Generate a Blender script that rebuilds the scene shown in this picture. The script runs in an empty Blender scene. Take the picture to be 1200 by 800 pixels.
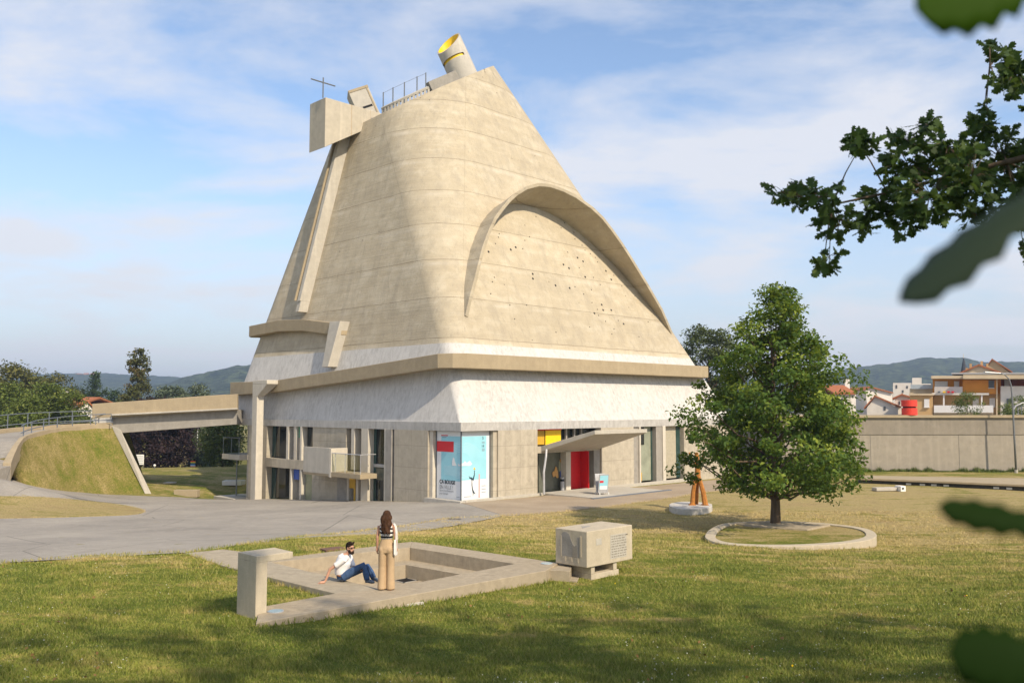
import bpy, bmesh, math, random
import numpy as np
from mathutils import Vector, Matrix, noise as mnoise
from mathutils.bvhtree import BVHTree
from mathutils.geometry import tessellate_polygon
R = math.radians
random.seed(5); rng = np.random.default_rng(5)
sc = bpy.context.scene
col = sc.collection

# ------------------------------------------------------------------ camera
ZC = 5.34; FPX = 1030.0; TILT = math.atan(77/1030.0)
cd = bpy.data.cameras.new('camera'); cam = bpy.data.objects.new('camera', cd); col.objects.link(cam)
cd.sensor_width = 36.0; cd.lens = FPX/1200*36; cd.clip_start = 0.05; cd.clip_end = 20000
cam.location = (0, 0, ZC); cam.rotation_euler = (math.pi/2 + TILT, 0, 0)
cd.dof.use_dof = True; cd.dof.focus_distance = 38.0; cd.dof.aperture_fstop = 2.5
sc.camera = cam

# ------------------------------------------------------------------ sky, sun, exposure
SUN_AZ, SUN_EL = R(142), R(40)          # azimuth measured clockwise from +Y
w = bpy.data.worlds.new('World'); sc.world = w; w.use_nodes = True
wn = w.node_tree; wn.nodes.clear()
def WN(t, **k):
    n = wn.nodes.new(t)
    for a, b in k.items(): setattr(n, a, b)
    return n
out = WN('ShaderNodeOutputWorld'); bg = WN('ShaderNodeBackground'); bg.inputs[1].default_value = 0.15
sky = WN('ShaderNodeTexSky', sky_type='NISHITA', sun_disc=False, sun_elevation=SUN_EL, sun_rotation=SUN_AZ)
sky.altitude = 500; sky.air_density = 1.0; sky.dust_density = 1.6; sky.ozone_density = 1.2
tc = WN('ShaderNodeTexCoord'); sep = WN('ShaderNodeSeparateXYZ'); wn.links.new(tc.outputs['Generated'], sep.inputs[0])
def wmath(op, a, b=None):
    n = WN('ShaderNodeMath', operation=op)
    for i, v in enumerate((a, b)):
        if v is None: continue
        if isinstance(v, (int, float)): n.inputs[i].default_value = v
        else: wn.links.new(v, n.inputs[i])
    return n.outputs[0]
zz = wmath('ADD', wmath('MAXIMUM', sep.outputs[2], 0.0), 0.16)
cx = wmath('DIVIDE', sep.outputs[0], zz); cy = wmath('DIVIDE', sep.outputs[1], zz)
cmb = WN('ShaderNodeCombineXYZ'); wn.links.new(cx, cmb.inputs[0]); wn.links.new(cy, cmb.inputs[1])
def wnoise(scale, detail, rough, off):
    mp = WN('ShaderNodeMapping'); wn.links.new(cmb.outputs[0], mp.inputs[0]); mp.inputs['Location'].default_value = off
    mp.inputs['Scale'].default_value = (1.0, 1.25, 1)
    n = WN('ShaderNodeTexNoise'); n.inputs['Scale'].default_value = scale; n.inputs['Detail'].default_value = detail
    n.inputs['Roughness'].default_value = rough; n.inputs['Distortion'].default_value = 0.25
    wn.links.new(mp.outputs[0], n.inputs['Vector']); return n.outputs[0]
n1 = wnoise(1.35, 9, .58, (3.4, 1.3, 0)); n2 = wnoise(.42, 3, .5, (1.2, 5.1, 2.0))
nn = wmath('ADD', wmath('MULTIPLY', n1, .60), wmath('MULTIPLY', n2, .40))
rp = WN('ShaderNodeValToRGB'); wn.links.new(nn, rp.inputs[0])
rp.color_ramp.elements[0].position = .455; rp.color_ramp.elements[0].color = (0, 0, 0, 1)
rp.color_ramp.elements[1].position = .575; rp.color_ramp.elements[1].color = (1, 1, 1, 1)
mx = WN('ShaderNodeMix', data_type='RGBA'); hb_ = WN('ShaderNodeMapRange', interpolation_type='SMOOTHSTEP'); wn.links.new(sep.outputs[2], hb_.inputs[0]); hb_.inputs[1].default_value = -.02; hb_.inputs[2].default_value = .30; hb_.inputs[3].default_value = .85; hb_.inputs[4].default_value = 0.0
wn.links.new(wmath('MULTIPLY', rp.outputs[0], .88), mx.inputs[0])
mx2 = WN('ShaderNodeMix', data_type='RGBA'); wn.links.new(hb_.outputs[0], mx2.inputs[0]); wn.links.new(sky.outputs[0], mx2.inputs[6]); mx2.inputs[7].default_value = (3.15, 3.22, 3.45, 1)
wn.links.new(mx2.outputs[2], mx.inputs[6]); mx.inputs[7].default_value = (3.95, 4.0, 4.25, 1)
wn.links.new(mx.outputs[2], bg.inputs[0]); wn.links.new(bg.outputs[0], out.inputs[0])
sd = bpy.data.lights.new('sun', 'SUN'); sun = bpy.data.objects.new('sun', sd); col.objects.link(sun)
sd.energy = 3.7; sd.angle = R(1.0); sd.color = (1.0, .86, .66)
sdir = Vector((math.sin(SUN_AZ)*math.cos(SUN_EL), math.cos(SUN_AZ)*math.cos(SUN_EL), math.sin(SUN_EL)))
sun.rotation_euler = sdir.to_track_quat('Z', 'Y').to_euler(); sun.location = (30, -30, 60)
sc.view_settings.view_transform = 'Standard'; sc.view_settings.look = 'None'
sc.view_settings.exposure = 0.55; sc.view_settings.gamma = 1.0

# ------------------------------------------------------------------ view geometry helpers (photo pixel -> point at a real depth)
ct, st_ = math.cos(TILT), math.sin(TILT)
def ray(px, py):
    a = (px-600)/FPX; b = (400-py)/FPX
    return Vector((a, ct-b*st_, st_+b*ct))
EYE = Vector((0, 0, ZC))
def at(px, py, y): r = ray(px, py); return r*(y/r.y)+EYE
def onz(px, py, z): r = ray(px, py); return r*((z-ZC)/r.z)+EYE
AL = R(45); U = Vector((-math.sin(AL), math.cos(AL), 0)); V = Vector((math.cos(AL), math.sin(AL), 0))
C0 = Vector((-2.9, 50.0, 0))
def L(s, t, z): return C0+V*s+U*t+Vector((0, 0, z))
def toL(p): q = p-C0; return (q.dot(V), q.dot(U), p.z)
def ont(px, py, t): r = ray(px, py); return toL(EYE+r*((t-(EYE-C0).dot(U))/r.dot(U)))
def ons(px, py, s): r = ray(px, py); return toL(EYE+r*((s-(EYE-C0).dot(V))/r.dot(V)))

# ------------------------------------------------------------------ material helpers
class NT:
    def __init__(s, name):
        s.m = bpy.data.materials.new(name); s.m.use_nodes = True; s.t = s.m.node_tree
        s.b = s.t.nodes['Principled BSDF']; s.o = s.t.nodes['Material Output']
        s.geo = s.t.nodes.new('ShaderNodeNewGeometry'); s.pos = s.geo.outputs['Position']
    def n(s, t, **k):
        x = s.t.nodes.new(t)
        for a, b in k.items(): setattr(x, a, b)
        return x
    def link(s, a, b): s.t.links.new(a, b)
    def setv(s, sock, v):
        if isinstance(v, (int, float)): sock.default_value = v
        elif isinstance(v, (tuple, list)): sock.default_value = tuple(v) if len(v) == len(sock.default_value) else tuple(v)+(1,)
        else: s.link(v, sock)
    def map(s, scale=(1, 1, 1), vec=None, loc=(0, 0, 0), rot=(0, 0, 0)):
        m = s.n('ShaderNodeMapping'); s.link(vec or s.pos, m.inputs[0]); m.inputs['Scale'].default_value = scale
        m.inputs['Location'].default_value = loc; m.inputs['Rotation'].default_value = rot; return m.outputs[0]
    def noise(s, scale, detail=4, rough=.55, vec=None, dist=0):
        x = s.n('ShaderNodeTexNoise'); x.inputs['Scale'].default_value = scale; x.inputs['Detail'].default_value = detail
        x.inputs['Roughness'].default_value = rough; x.inputs['Distortion'].default_value = dist
        s.link(vec or s.pos, x.inputs['Vector']); return x.outputs[0]
    def ramp(s, f, stops):
        r = s.n('ShaderNodeValToRGB'); s.link(f, r.inputs[0]); e = r.color_ramp.elements
        while len(e) < len(stops): e.new(.5)
        for i, (p, c) in enumerate(stops):
            e[i].position = p; e[i].color = (c, c, c, 1) if isinstance(c, (int, float)) else tuple(c)+(1,)
        return r.outputs[0]
    def mix(s, f, a, b, blend='MIX'):
        x = s.n('ShaderNodeMix', data_type='RGBA', blend_type=blend)
        s.setv(x.inputs[0], f); s.setv(x.inputs[6], a); s.setv(x.inputs[7], b); return x.outputs[2]
    def math(s, op, a, b=None, c=None):
        x = s.n('ShaderNodeMath', operation=op)
        for i, v in enumerate((a, b, c)):
            if v is not None: s.setv(x.inputs[i], v)
        return x.outputs[0]
    def sepxyz(s, v): x = s.n('ShaderNodeSeparateXYZ'); s.link(v, x.inputs[0]); return x.outputs
    def bump(s, h, strength=.3, dist=.02):
        x = s.n('ShaderNodeBump'); x.inputs['Strength'].default_value = strength; x.inputs['Distance'].default_value = dist
        s.link(h, x.inputs['Height']); s.link(x.outputs[0], s.b.inputs['Normal'])
    def fin(s, c, rough=.8, spec=.3, metal=0):
        s.setv(s.b.inputs['Base Color'], c); s.setv(s.b.inputs['Roughness'], rough)
        s.b.inputs['Specular IOR Level'].default_value = spec; s.b.inputs['Metallic'].default_value = metal; return s.m
def flat(name, c, rough=.6, spec=.4, metal=0, var=.12, sc_=6.0):
    n = NT(name); f = n.noise(sc_, 4); c2 = tuple(v*(1-var) for v in c); c3 = tuple(min(1, v*(1+var*.6)) for v in c)
    return n.fin(n.ramp(f, [(.3, c2), (.7, c3)]), rough, spec, metal)
def concrete(name, base, stain=.35, joint=None, streak=.5, scale=1.0, pale=(1.25, 1.25, 1.25), rust=0, mottle=0.0):
    n = NT(name); p = n.sepxyz(n.pos)
    big = n.noise(.35*scale, 5, .6); mid = n.noise(2.3*scale, 6, .65); fine = n.noise(28*scale, 3, .6)
    vs = n.noise(1.0, 5, .6, n.map((2.6*scale, 2.6*scale, .16*scale)))
    hs = n.noise(1.0, 4, .6, n.map((.25*scale, .25*scale, 4.5*scale)))
    dark = tuple(v*(1-stain) for v in base); lite = tuple(min(.9, v*pale[i]) for i, v in enumerate(base))
    c = n.mix(n.ramp(mid, [(.3, 0.0), (.72, 1.0)]), dark, base)
    c = n.mix(n.ramp(vs, [(.5, 0.0), (.75, streak)]), c, lite)
    c = n.mix(n.ramp(hs, [(.45, 0.0), (.7, streak*.7)]), c, tuple(v*.84 for v in base))
    c = n.mix(n.ramp(big, [(.38, 0.0), (.68, .55)]), c, tuple(v*.82 for v in base))
    c = n.mix(.25, c, n.ramp(fine, [(.3, .35), (.7, .65)]), 'OVERLAY')
    if mottle:
        m1 = n.noise(3.0, 8, .7, n.map((2.2, 2.2, .55)), dist=.35); m2 = n.noise(.5, 3, .5)
        f = n.math('MULTIPLY', n.ramp(m1, [(.46, 0.0), (.74, 1.0)]), n.ramp(m2, [(.38, .15), (.58, 1.0)]))
        c = n.mix(n.math('MULTIPLY', f, mottle), c, (.23, .22, .205))
        dr = n.noise(1.0, 5, .6, n.map((5.0, 5.0, .35)))
        c = n.mix(n.ramp(dr, [(.50, 0.0), (.68, mottle*.6)]), c, (.33, .315, .29))
    if rust:
        c = n.mix(n.math('MULTIPLY', n.ramp(n.noise(1, 3, .5, n.map((2.1, 2.1, .02))), [(.60, 0.0), (.64, rust)]), n.ramp(n.noise(1, 3, .5, n.map((.6, .6, .5))), [(.35, .3), (.6, 1.0)])), c, (.34, .20, .08))
    h = n.math('ADD', n.math('MULTIPLY', fine, .4), mid)
    if joint:                                     # shuttering joints: horizontal every jz metres, vertical every jx along the wall
        jz, jx, off = joint
        a = n.math('ABSOLUTE', n.math('SUBTRACT', n.math('FRACT', n.math('DIVIDE', n.math('ADD', p[2], off), jz)), .5))
        lz = n.math('LESS_THAN', a, .012/jz*1.2)
        d = n.math('ADD', p[0], p[1]); d2 = n.math('SUBTRACT', p[0], p[1])
        def vl(q):
            a = n.math('ABSOLUTE', n.math('SUBTRACT', n.math('FRACT', n.math('DIVIDE', q, jx*1.414)), .5))
            return n.math('LESS_THAN', a, .01/jx)
        nx = n.sepxyz(n.geo.outputs['Normal']); dd = n.math('MULTIPLY', nx[0], nx[1])
        lv = n.mix(n.math('GREATER_THAN', dd, 0.0), vl(d), vl(d2))
        ln = n.math('MAXIMUM', lz, lv)
        c = n.mix(n.math('MULTIPLY', ln, .55), c, tuple(v*.45 for v in base))
        h = n.math('SUBTRACT', h, n.math('MULTIPLY', ln, 1.0))
    n.bump(h, .35, .02)
    return n.fin(c, .88, .2)
BEIGE = (.44, .375, .275)
M = {}
M['concrete'] = concrete('board_marked_concrete', (.50, .445, .35), joint=(1.3, 1.25, .2))
M['gutter'] = concrete('warm_concrete', (.40, .325, .215), stain=.2, streak=.35)
M['white'] = concrete('white_rendered_concrete', (.60, .585, .56), stain=.16, streak=.5, pale=(1.1, 1.1, 1.1), mottle=.65)
M['fascia'] = concrete('stained_fascia_concrete', (.52, .505, .475), stain=.3, streak=.5, pale=(1.1, 1.1, 1.1), mottle=.9)
M['grey'] = concrete('grey_concrete', (.36, .335, .295), stain=.35)
M['pale'] = concrete('pale_concrete', (.50, .465, .40), stain=.22)
M['fin'] = concrete('pale_fin_concrete', (.60, .55, .46), stain=.18)
M['slab'] = concrete('weathered_slab_concrete', (.42, .35, .25), stain=.35, scale=2.2)
M['monument'] = concrete('monument_concrete', (.52, .45, .335), stain=.22, scale=2.5)
M['wallr'] = concrete('retaining_wall_concrete', (.35, .31, .25), stain=.25, streak=.7, joint=None)
M['dark'] = flat('dark_void', (.012, .012, .013), .7, .2)
M['yellow'] = flat('yellow_paint', (.85, .56, .01), .5, .3, var=.06)
M['red'] = flat('red_paint', (.62, .012, .014), .4, .4, var=.06)
M['drum'] = flat('red_drum_paint', (.68, .055, .035), .5, .3, var=.1)
M['green_panel'] = flat('green_paint', (.05, .24, .13), .5, .3)
M['blue_panel'] = flat('blue_paint', (.05, .10, .38), .5, .3)
M['ochre_panel'] = flat('ochre_paint', (.55, .33, .03), .5, .3)
M['olive'] = flat('olive_glass', (.30, .31, .20), .25, .5)
M['greenish'] = flat('green_grey_blind', (.30, .32, .24), .35, .5, var=.25, sc_=1.2)
M['beige_blind'] = flat('beige_blind', (.40, .36, .27), .6, .3)
M['olive_door'] = flat('olive_grey_glass', (.12, .125, .095), .2, .5)
M['steel'] = flat('grey_steel', (.20, .21, .22), .45, .5, metal=.5)
M['pole_paint'] = flat('dark_grey_paint', (.13, .15, .18), .5, .4)
M['zinc'] = flat('zinc_pipe', (.45, .45, .46), .4, .5, metal=.3)
M['whitepaint'] = flat('white_paint', (.78, .77, .74), .6, .3, var=.06)
M['print_white'] = flat('printed_white', (.72, .74, .76), .35, .4, var=.03)
M['print_blue'] = flat('printed_light_blue', (.30, .62, .72), .35, .4, var=.05, sc_=2)
M['print_pale'] = flat('printed_pale_line', (.55, .78, .84), .35, .4, var=.03)
M['print_red'] = flat('printed_red', (.66, .02, .03), .35, .4, var=.05)
M['print_dark'] = flat('printed_dark', (.02, .04, .06), .4, .4)
M['print_grey'] = flat('printed_grey', (.22, .24, .27), .4, .4)
M['print_pink'] = flat('printed_pink', (.75, .32, .30), .4, .4, var=.03)
M['sticker'] = flat('ochre_sticker', (.55, .30, .09), .5, .3)
n = NT('dark_glass'); f = n.noise(.8, 3)
M['glass'] = n.fin(n.ramp(f, [(.35, (.008, .011, .011)), (.7, (.028, .034, .032))]), .06, .55)
n = NT('teal_glass'); f = n.noise(.8, 3)
M['glass_green'] = n.fin(n.ramp(f, [(.35, (.02, .05, .045)), (.7, (.05, .09, .08))]), .08, .5)
n = NT('clear_glass'); tr = n.n('ShaderNodeBsdfTransparent'); tr.inputs[0].default_value = (.90, .93, .92, 1)
gl = n.n('ShaderNodeBsdfGlossy'); gl.inputs['Roughness'].default_value = .03
ms = n.n('ShaderNodeMixShader'); ms.inputs[0].default_value = .12
n.link(tr.outputs[0], ms.inputs[1]); n.link(gl.outputs[0], ms.inputs[2]); n.link(ms.outputs[0], n.o.inputs[0]); M['clear'] = n.m

# ------------------------------------------------------------------ mesh helpers
ROOT = {}
class MB:
    def __init__(s): s.v = []; s.f = []
    def add(s, vs, fs):
        k = len(s.v); s.v += [Vector(p) for p in vs]; s.f += [tuple(i+k for i in q) for q in fs]
    def hexa(s, b, t):                     # bottom and top quads (4 points each, same order)
        s.add(list(b)+list(t), [(3, 2, 1, 0), (4, 5, 6, 7), (0, 1, 5, 4), (1, 2, 6, 5), (2, 3, 7, 6), (3, 0, 4, 7)]); return s
    def box(s, c, d, rz=0, m=None):
        c = Vector(c); x, y, z = d[0]/2, d[1]/2, d[2]/2
        rot = m or Matrix.Rotation(rz, 3, 'Z')
        P = [c+rot @ Vector(q) for q in ((-x, -y, -z), (x, -y, -z), (x, y, -z), (-x, y, -z), (-x, -y, z), (x, -y, z), (x, y, z), (-x, y, z))]
        return s.hexa(P[:4], P[4:])
    def lbox(s, s0, s1, t0, t1, z0, z1):   # box in the church's own axes
        return s.hexa([L(s0, t0, z0), L(s1, t0, z0), L(s1, t1, z0), L(s0, t1, z0)], [L(s0, t0, z1), L(s1, t0, z1), L(s1, t1, z1), L(s0, t1, z1)])
    def prism(s, poly, z0, z1):            # poly: list of xy(z) points, z0/z1 numbers or functions
        g = lambda z, p: z(p[0], p[1]) if callable(z) else z
        nn = len(poly); b = [(p[0], p[1], g(z0, p)) for p in poly]; t = [(p[0], p[1], g(z1, p)) for p in poly]
        ar = sum(poly[i][0]*poly[(i+1) % nn][1]-poly[(i+1) % nn][0]*poly[i][1] for i in range(nn))
        if ar < 0: b.reverse(); t.reverse()
        tri = tessellate_polygon([[Vector((p[0], p[1], 0)) for p in t]])
        fs = []
        for a in tri:
            q = [t[i] for i in a]
            if (q[1][0]-q[0][0])*(q[2][1]-q[0][1])-(q[1][1]-q[0][1])*(q[2][0]-q[0][0]) < 0: a = (a[0], a[2], a[1])
            fs.append(tuple(i+nn for i in a)); fs.append((a[0], a[2], a[1]))
        s.add(b+t, fs+[(i, (i+1) % nn, (i+1) % nn+nn, i+nn) for i in range(nn)]); return s
    def tube(s, pts, rad, k=8, cap=True, sx=1.0):
        pts = [Vector(p) for p in pts]; rad = rad if isinstance(rad, (list, tuple)) else [rad]*len(pts)
        base = len(s.v); up = None
        for i, p in enumerate(pts):
            d = (pts[min(i+1, len(pts)-1)]-pts[max(i-1, 0)]).normalized()
            if up is None: up = Vector((0, 0, 1)) if abs(d.z) < .9 else Vector((0, 1, 0))
            a = d.cross(up)
            if a.length < 1e-4: a = d.cross(Vector((1, 0, 0)))
            a.normalize(); b = a.cross(d).normalized(); up = b
            for j in range(k):
                an = 2*math.pi*j/k; s.v.append(p+(a*math.cos(an)*sx+b*math.sin(an))*rad[i])
        for i in range(len(pts)-1):
            for j in range(k):
                s.f.append((base+i*k+j, base+i*k+(j+1) % k, base+(i+1)*k+(j+1) % k, base+(i+1)*k+j))
        if cap:
            s.f.append(tuple(base+j for j in reversed(range(k)))); e = base+(len(pts)-1)*k; s.f.append(tuple(e+j for j in range(k)))
        return s
    def rings(s, rings, cap=True):         # loft of closed rings of equal length
        base = len(s.v); k = len(rings[0])
        for r in rings: s.v += [Vector(p) for p in r]
        for i in range(len(rings)-1):
            for j in range(k): s.f.append((base+i*k+j, base+i*k+(j+1) % k, base+(i+1)*k+(j+1) % k, base+(i+1)*k+j))
        if cap:
            s.f.append(tuple(base+j for j in reversed(range(k)))); e = base+(len(rings)-1)*k; s.f.append(tuple(e+j for j in range(k)))
        return s
    def ell(s, c, r, m=None, nu=14, nv=9):
        c = Vector(c); rr = []
        for i in range(1, nv):
            th = math.pi*i/nv
            rr.append([c+(m or Matrix.Identity(3)) @ Vector((r[0]*math.sin(th)*math.cos(a), r[1]*math.sin(th)*math.sin(a), -r[2]*math.cos(th))) for a in [2*math.pi*j/nu for j in range(nu)]])
        return s.rings(rr)
    def build(s, name, m, parent=None, smooth=False, bevel=0, remesh=0, sm=4):
        me = bpy.data.meshes.new(name); o0 = ROOT.get(parent.name, Vector()) if parent else Vector()
        me.from_pydata([tuple(p-o0) for p in s.v], [], s.f); me.update()
        o = bpy.data.objects.new(name, me); col.objects.link(o)
        if m: me.materials.append(m)
        if parent: o.parent = parent; ROOT[o.name] = o0
        if smooth or remesh: me.polygons.foreach_set('use_smooth', [True]*len(me.polygons))
        if bevel:
            b = o.modifiers.new('edge', 'BEVEL'); b.width = bevel; b.segments = 2; b.limit_method = 'ANGLE'; b.angle_limit = R(40)
        if remesh:
            b = o.modifiers.new('join', 'REMESH'); b.mode = 'VOXEL'; b.voxel_size = remesh; b.use_smooth_shade = True
            b = o.modifiers.new('soft', 'SMOOTH'); b.factor = .5; b.iterations = sm
        return o
def tag(o, label=None, cat=None, group=None, kind=None):
    if label: o['label'] = label
    if cat: o['category'] = cat
    if group: o['group'] = group
    if kind: o['kind'] = kind
    return o
def thing(name, loc, label, cat, group=None):
    o = bpy.data.objects.new(name, None); col.objects.link(o); o.location = loc; o.empty_display_size = .2
    ROOT[o.name] = Vector(loc); return tag(o, label, cat, group)
def fast(name, verts, faces_n, mat, parent=None, tint=None, smooth=False):
    """verts (N,3) array grouped in polygons of faces_n vertices each"""
    verts = np.asarray(verts, dtype=np.float32)
    if parent is not None: verts = verts-np.array(ROOT[parent.name], dtype=np.float32)
    N = len(verts); P = N//faces_n; me = bpy.data.meshes.new(name)
    me.vertices.add(N); me.vertices.foreach_set('co', verts.ravel())
    me.loops.add(N); me.loops.foreach_set('vertex_index', np.arange(N, dtype=np.int32))
    me.polygons.add(P); me.polygons.foreach_set('loop_start', np.arange(0, N, faces_n, dtype=np.int32))
    if tint is not None:
        a = me.attributes.new('tint', 'FLOAT', 'FACE'); a.data.foreach_set('value', np.asarray(tint, dtype=np.float32))
    me.update(calc_edges=True); me.materials.append(mat)
    o = bpy.data.objects.new(name, me); col.objects.link(o)
    if parent is not None: o.parent = parent; ROOT[o.name] = ROOT[parent.name]
    return o
def grid_mesh(name, X, Y, Z, mat, keep=None, smooth=True):
    ny, nx = X.shape; v = np.stack([X, Y, Z], -1).reshape(-1, 3)
    i = np.arange(ny*nx).reshape(ny, nx); q = np.stack([i[:-1, :-1], i[:-1, 1:], i[1:, 1:], i[1:, :-1]], -1).reshape(-1, 4)
    if keep is not None: q = q[keep.reshape(-1)]
    me = bpy.data.meshes.new(name); me.vertices.add(len(v)); me.vertices.foreach_set('co', v.astype(np.float32).ravel())
    me.loops.add(q.size); me.loops.foreach_set('vertex_index', q.astype(np.int32).ravel())
    me.polygons.add(len(q)); me.polygons.foreach_set('loop_start', np.arange(0, q.size, 4, dtype=np.int32))
    me.polygons.foreach_set('use_smooth', np.ones(len(q), dtype=bool)); me.update(calc_edges=True); me.materials.append(mat)
    o = bpy.data.objects.new(name, me); col.objects.link(o); return o
def copy_tree(o, parent=None):
    c = o.copy(); col.objects.link(c); c.parent = parent
    for ch in list(o.children): copy_tree(ch, c)
    return c

# ------------------------------------------------------------------ terrain
CP = []
for t in (0, 4, 8, 12, 16, 20, 24, 28): p = L(-.4, t, 0); CP.append((p.x, p.y, -.03-.062*t))
for s in (3, 7, 12, 17, 22, 28, 34): p = L(s, -.4, 0); CP.append((p.x, p.y, -.03-.004*s))
CP += [(x, y, z) for y, z in ((45, .0),) for x in (4, 14, 25)]
CP += [(-10, 36, .32), (0, 36, .3), (7.5, 34.6, .30), (11, 33.8, .2), (14.8, 35.2, .0), (18, 35, -.02), (24, 36, .05), (-8, 42, .1), (0, 43, .05)]
CP += [(-10, 26.5, 1.22), (-3, 27, 1.29), (2.5, 24.5, 1.08), (8, 26, .78), (16, 26, .75), (-16, 24.4, 1.12), (24, 27, .8), (-9, 24.2, 1.34), (-5, 31, .85), (-12, 31, .8)]
CP += [(-7, 21, 1.31), (-5.2, 17.2, 1.27), (-1.5, 19, 1.13), (.8, 21.3, 1.06), (5, 20.5, 1.03), (12, 19, 1.25), (-14, 19, 1.35), (20, 20, 1.4)]
CP += [(x, 12, 1.62+.02*abs(x)) for x in (-14, -7, 0, 7, 14)] + [(x, 6, 2.5+.02*abs(x)) for x in (-12, 0, 12)] + [(x, 0, 3.6) for x in (-12, 0, 12)]
CP += [(x, -6, 4.4) for x in (-15, 0, 15)]
CP += [(x, 70, .16) for x in (26, 36, 48, 60)] + [(34, 58, .1), (48, 58, .15), (40, 46, .2)]
CP += [(-26.8, 46, .3), (-29.1, 51, 1.18), (-29.9, 54, .62), (-30.1, 57.5, -.02), (-29.6, 61, -.58), (-28.6, 64, -.97), (-27.4, 66.5, -1.18), (-22, 62, -1.1), (-27, 53, .2), (-36, 53, 2.2), (-37, 60, 1.5), (-40, 48, 1.9), (-28, 38, .65), (-35, 38, 1.1)]
CP += [(-25, 72, -.95), (-20, 80, -.75), (-30, 85, -.45), (-15, 86, -.5), (-38, 72, -.1), (0, 100, -1.5), (-30, 100, -1.5), (30, 100, -1), (-55, 90, -1), (-50, 60, .8)]
CP = np.array(CP)
def _phi(r2): return np.where(r2 > 1e-9, .5*r2*np.log(np.maximum(r2, 1e-9)), 0)
_n = len(CP); _K = _phi(((CP[:, None, :2]-CP[None, :, :2])**2).sum(-1))+np.eye(_n)*2.0
_P = np.hstack([np.ones((_n, 1)), CP[:, :2]]); _A = np.block([[_K, _P], [_P.T, np.zeros((3, 3))]])
_w = np.linalg.solve(_A, np.concatenate([CP[:, 2], np.zeros(3)]))
def terr(x, y):
    x = np.asarray(x, float); y = np.asarray(y, float); sh = np.broadcast(x, y).shape
    x = np.broadcast_to(x, sh).ravel(); y = np.broadcast_to(y, sh).ravel()
    xc = np.clip(x, -60, 75); yc = np.clip(y, -12, 104)
    z = np.zeros(len(x))
    for a in range(0, len(x), 20000):
        b = slice(a, a+20000); d2 = (xc[b, None]-CP[None, :, 0])**2+(yc[b, None]-CP[None, :, 1])**2
        z[b] = _phi(d2) @ _w[:_n]+_w[_n]+_w[_n+1]*xc[b]+_w[_n+2]*yc[b]
    d = np.hypot(x-xc, y-yc); k = np.clip(d/120, 0, 1); k = k*k*(3-2*k)
    return (z*(1-k)+(-6.0)*k).reshape(sh)
def tz(x, y): return float(terr(np.array([x]), np.array([y]))[0])
def onter(px, py):
    r = ray(px, py); k = np.linspace(6, 140, 3000)/r.y; X = k*r.x; Y = k*r.y; Z = ZC+k*r.z
    h = Z-terr(X, Y); i = int(np.argmax(h < 0)); 
    return Vector((X[i], Y[i], float(terr(X[i:i+1], Y[i:i+1])[0])))

# pit frame: axes a along V, b along U
PIT_Z = 1.37
def PX(lst, z=PIT_Z): return [onz(a, b, z) for a, b in lst]
rim_out = PX([(300, 729.5), (640, 668), (655, 659), (483, 634), (331, 653), (262, 643), (217, 648), (260, 662.5), (394, 694.7), (304, 711)])
hole = PX([(480.5, 641), (318, 658.6), (447, 690), (604, 660)])
def inpoly(x, y, poly):
    x = np.asarray(x); y = np.asarray(y); r = np.zeros(x.shape, bool); j = len(poly)-1
    for i in range(len(poly)):
        xi, yi, xj, yj = poly[i][0], poly[i][1], poly[j][0], poly[j][1]
        c = ((yi > y) != (yj > y)) & (x < (xj-xi)*(y-yi)/(yj-yi+1e-12)+xi); r ^= c; j = i
    return r
def grow(poly, d):
    c = sum((Vector((p[0], p[1], 0)) for p in poly), Vector())/len(poly)
    return [Vector((p[0], p[1], 0))+(Vector((p[0], p[1], 0))-c).normalized()*d for p in poly]
# lawn material: dry straw and green mixed by world position, speckled for painted tuft shade
def lawn_colour(n, blade=False, con=1.75, sh=.5):
    p = n.sepxyz(n.pos)
    a = n.noise(.30, 6, .62, dist=.4); b = n.noise(1.6, 6, .7); c_ = n.noise(9, 4, .7); str_ = n.noise(1, 5, .6, n.map((.22, 1.6, 1)))
    far = n.n('ShaderNodeMapRange'); n.link(p[1], far.inputs[0]); far.inputs[1].default_value = 15; far.inputs[2].default_value = 42
    far.inputs[3].default_value = -.10; far.inputs[4].default_value = .10
    lft = n.n('ShaderNodeMapRange'); n.link(p[1], lft.inputs[0]); lft.inputs[1].default_value = 52; lft.inputs[2].default_value = 66
    lft.inputs[3].default_value = 0; lft.inputs[4].default_value = -.08
    f = n.math('ADD', n.math('MULTIPLY', a, .36), n.math('ADD', n.math('MULTIPLY', b, .30), n.math('MULTIPLY', str_, .34)))
    f = n.math('ADD', n.math('ADD', f, far.outputs[0]), lft.outputs[0])
    f = n.math('ADD', n.math('MULTIPLY', n.math('SUBTRACT', f, .5), con), sh)
    f = n.math('ADD', f, n.math('MULTIPLY', n.math('SUBTRACT', c_, .5), .5))  # fine speckle imitates the shade between grass tufts in the colour
    dk = 1.35 if blade else 1.0
    c = n.ramp(f, [(.34, (.095*dk, .128*dk, .016*dk)), (.44, (.165*dk, .185*dk, .028*dk)), (.53, (.27*dk, .225*dk, .07*dk)), (.66, (.43*dk, .335*dk, .155*dk)), (.85, (.36*dk, .265*dk, .13*dk))])
    return c, c_, b
n = NT('lawn_grass'); c, h1, h2 = lawn_colour(n); 
c = n.mix(n.ramp(n.noise(13, 5, .8), [(.40, .6), (.55, 0.0)]), c, (.085, .09, .022))  # dark flecks painted as small shadows among the tufts
n.bump(n.noise(22, 4, .75), .8, .05); M['lawn'] = n.fin(c, .95, .1)
n = NT('bank_grass'); c, h1, h2 = lawn_colour(n, False, .9, .49)
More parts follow.
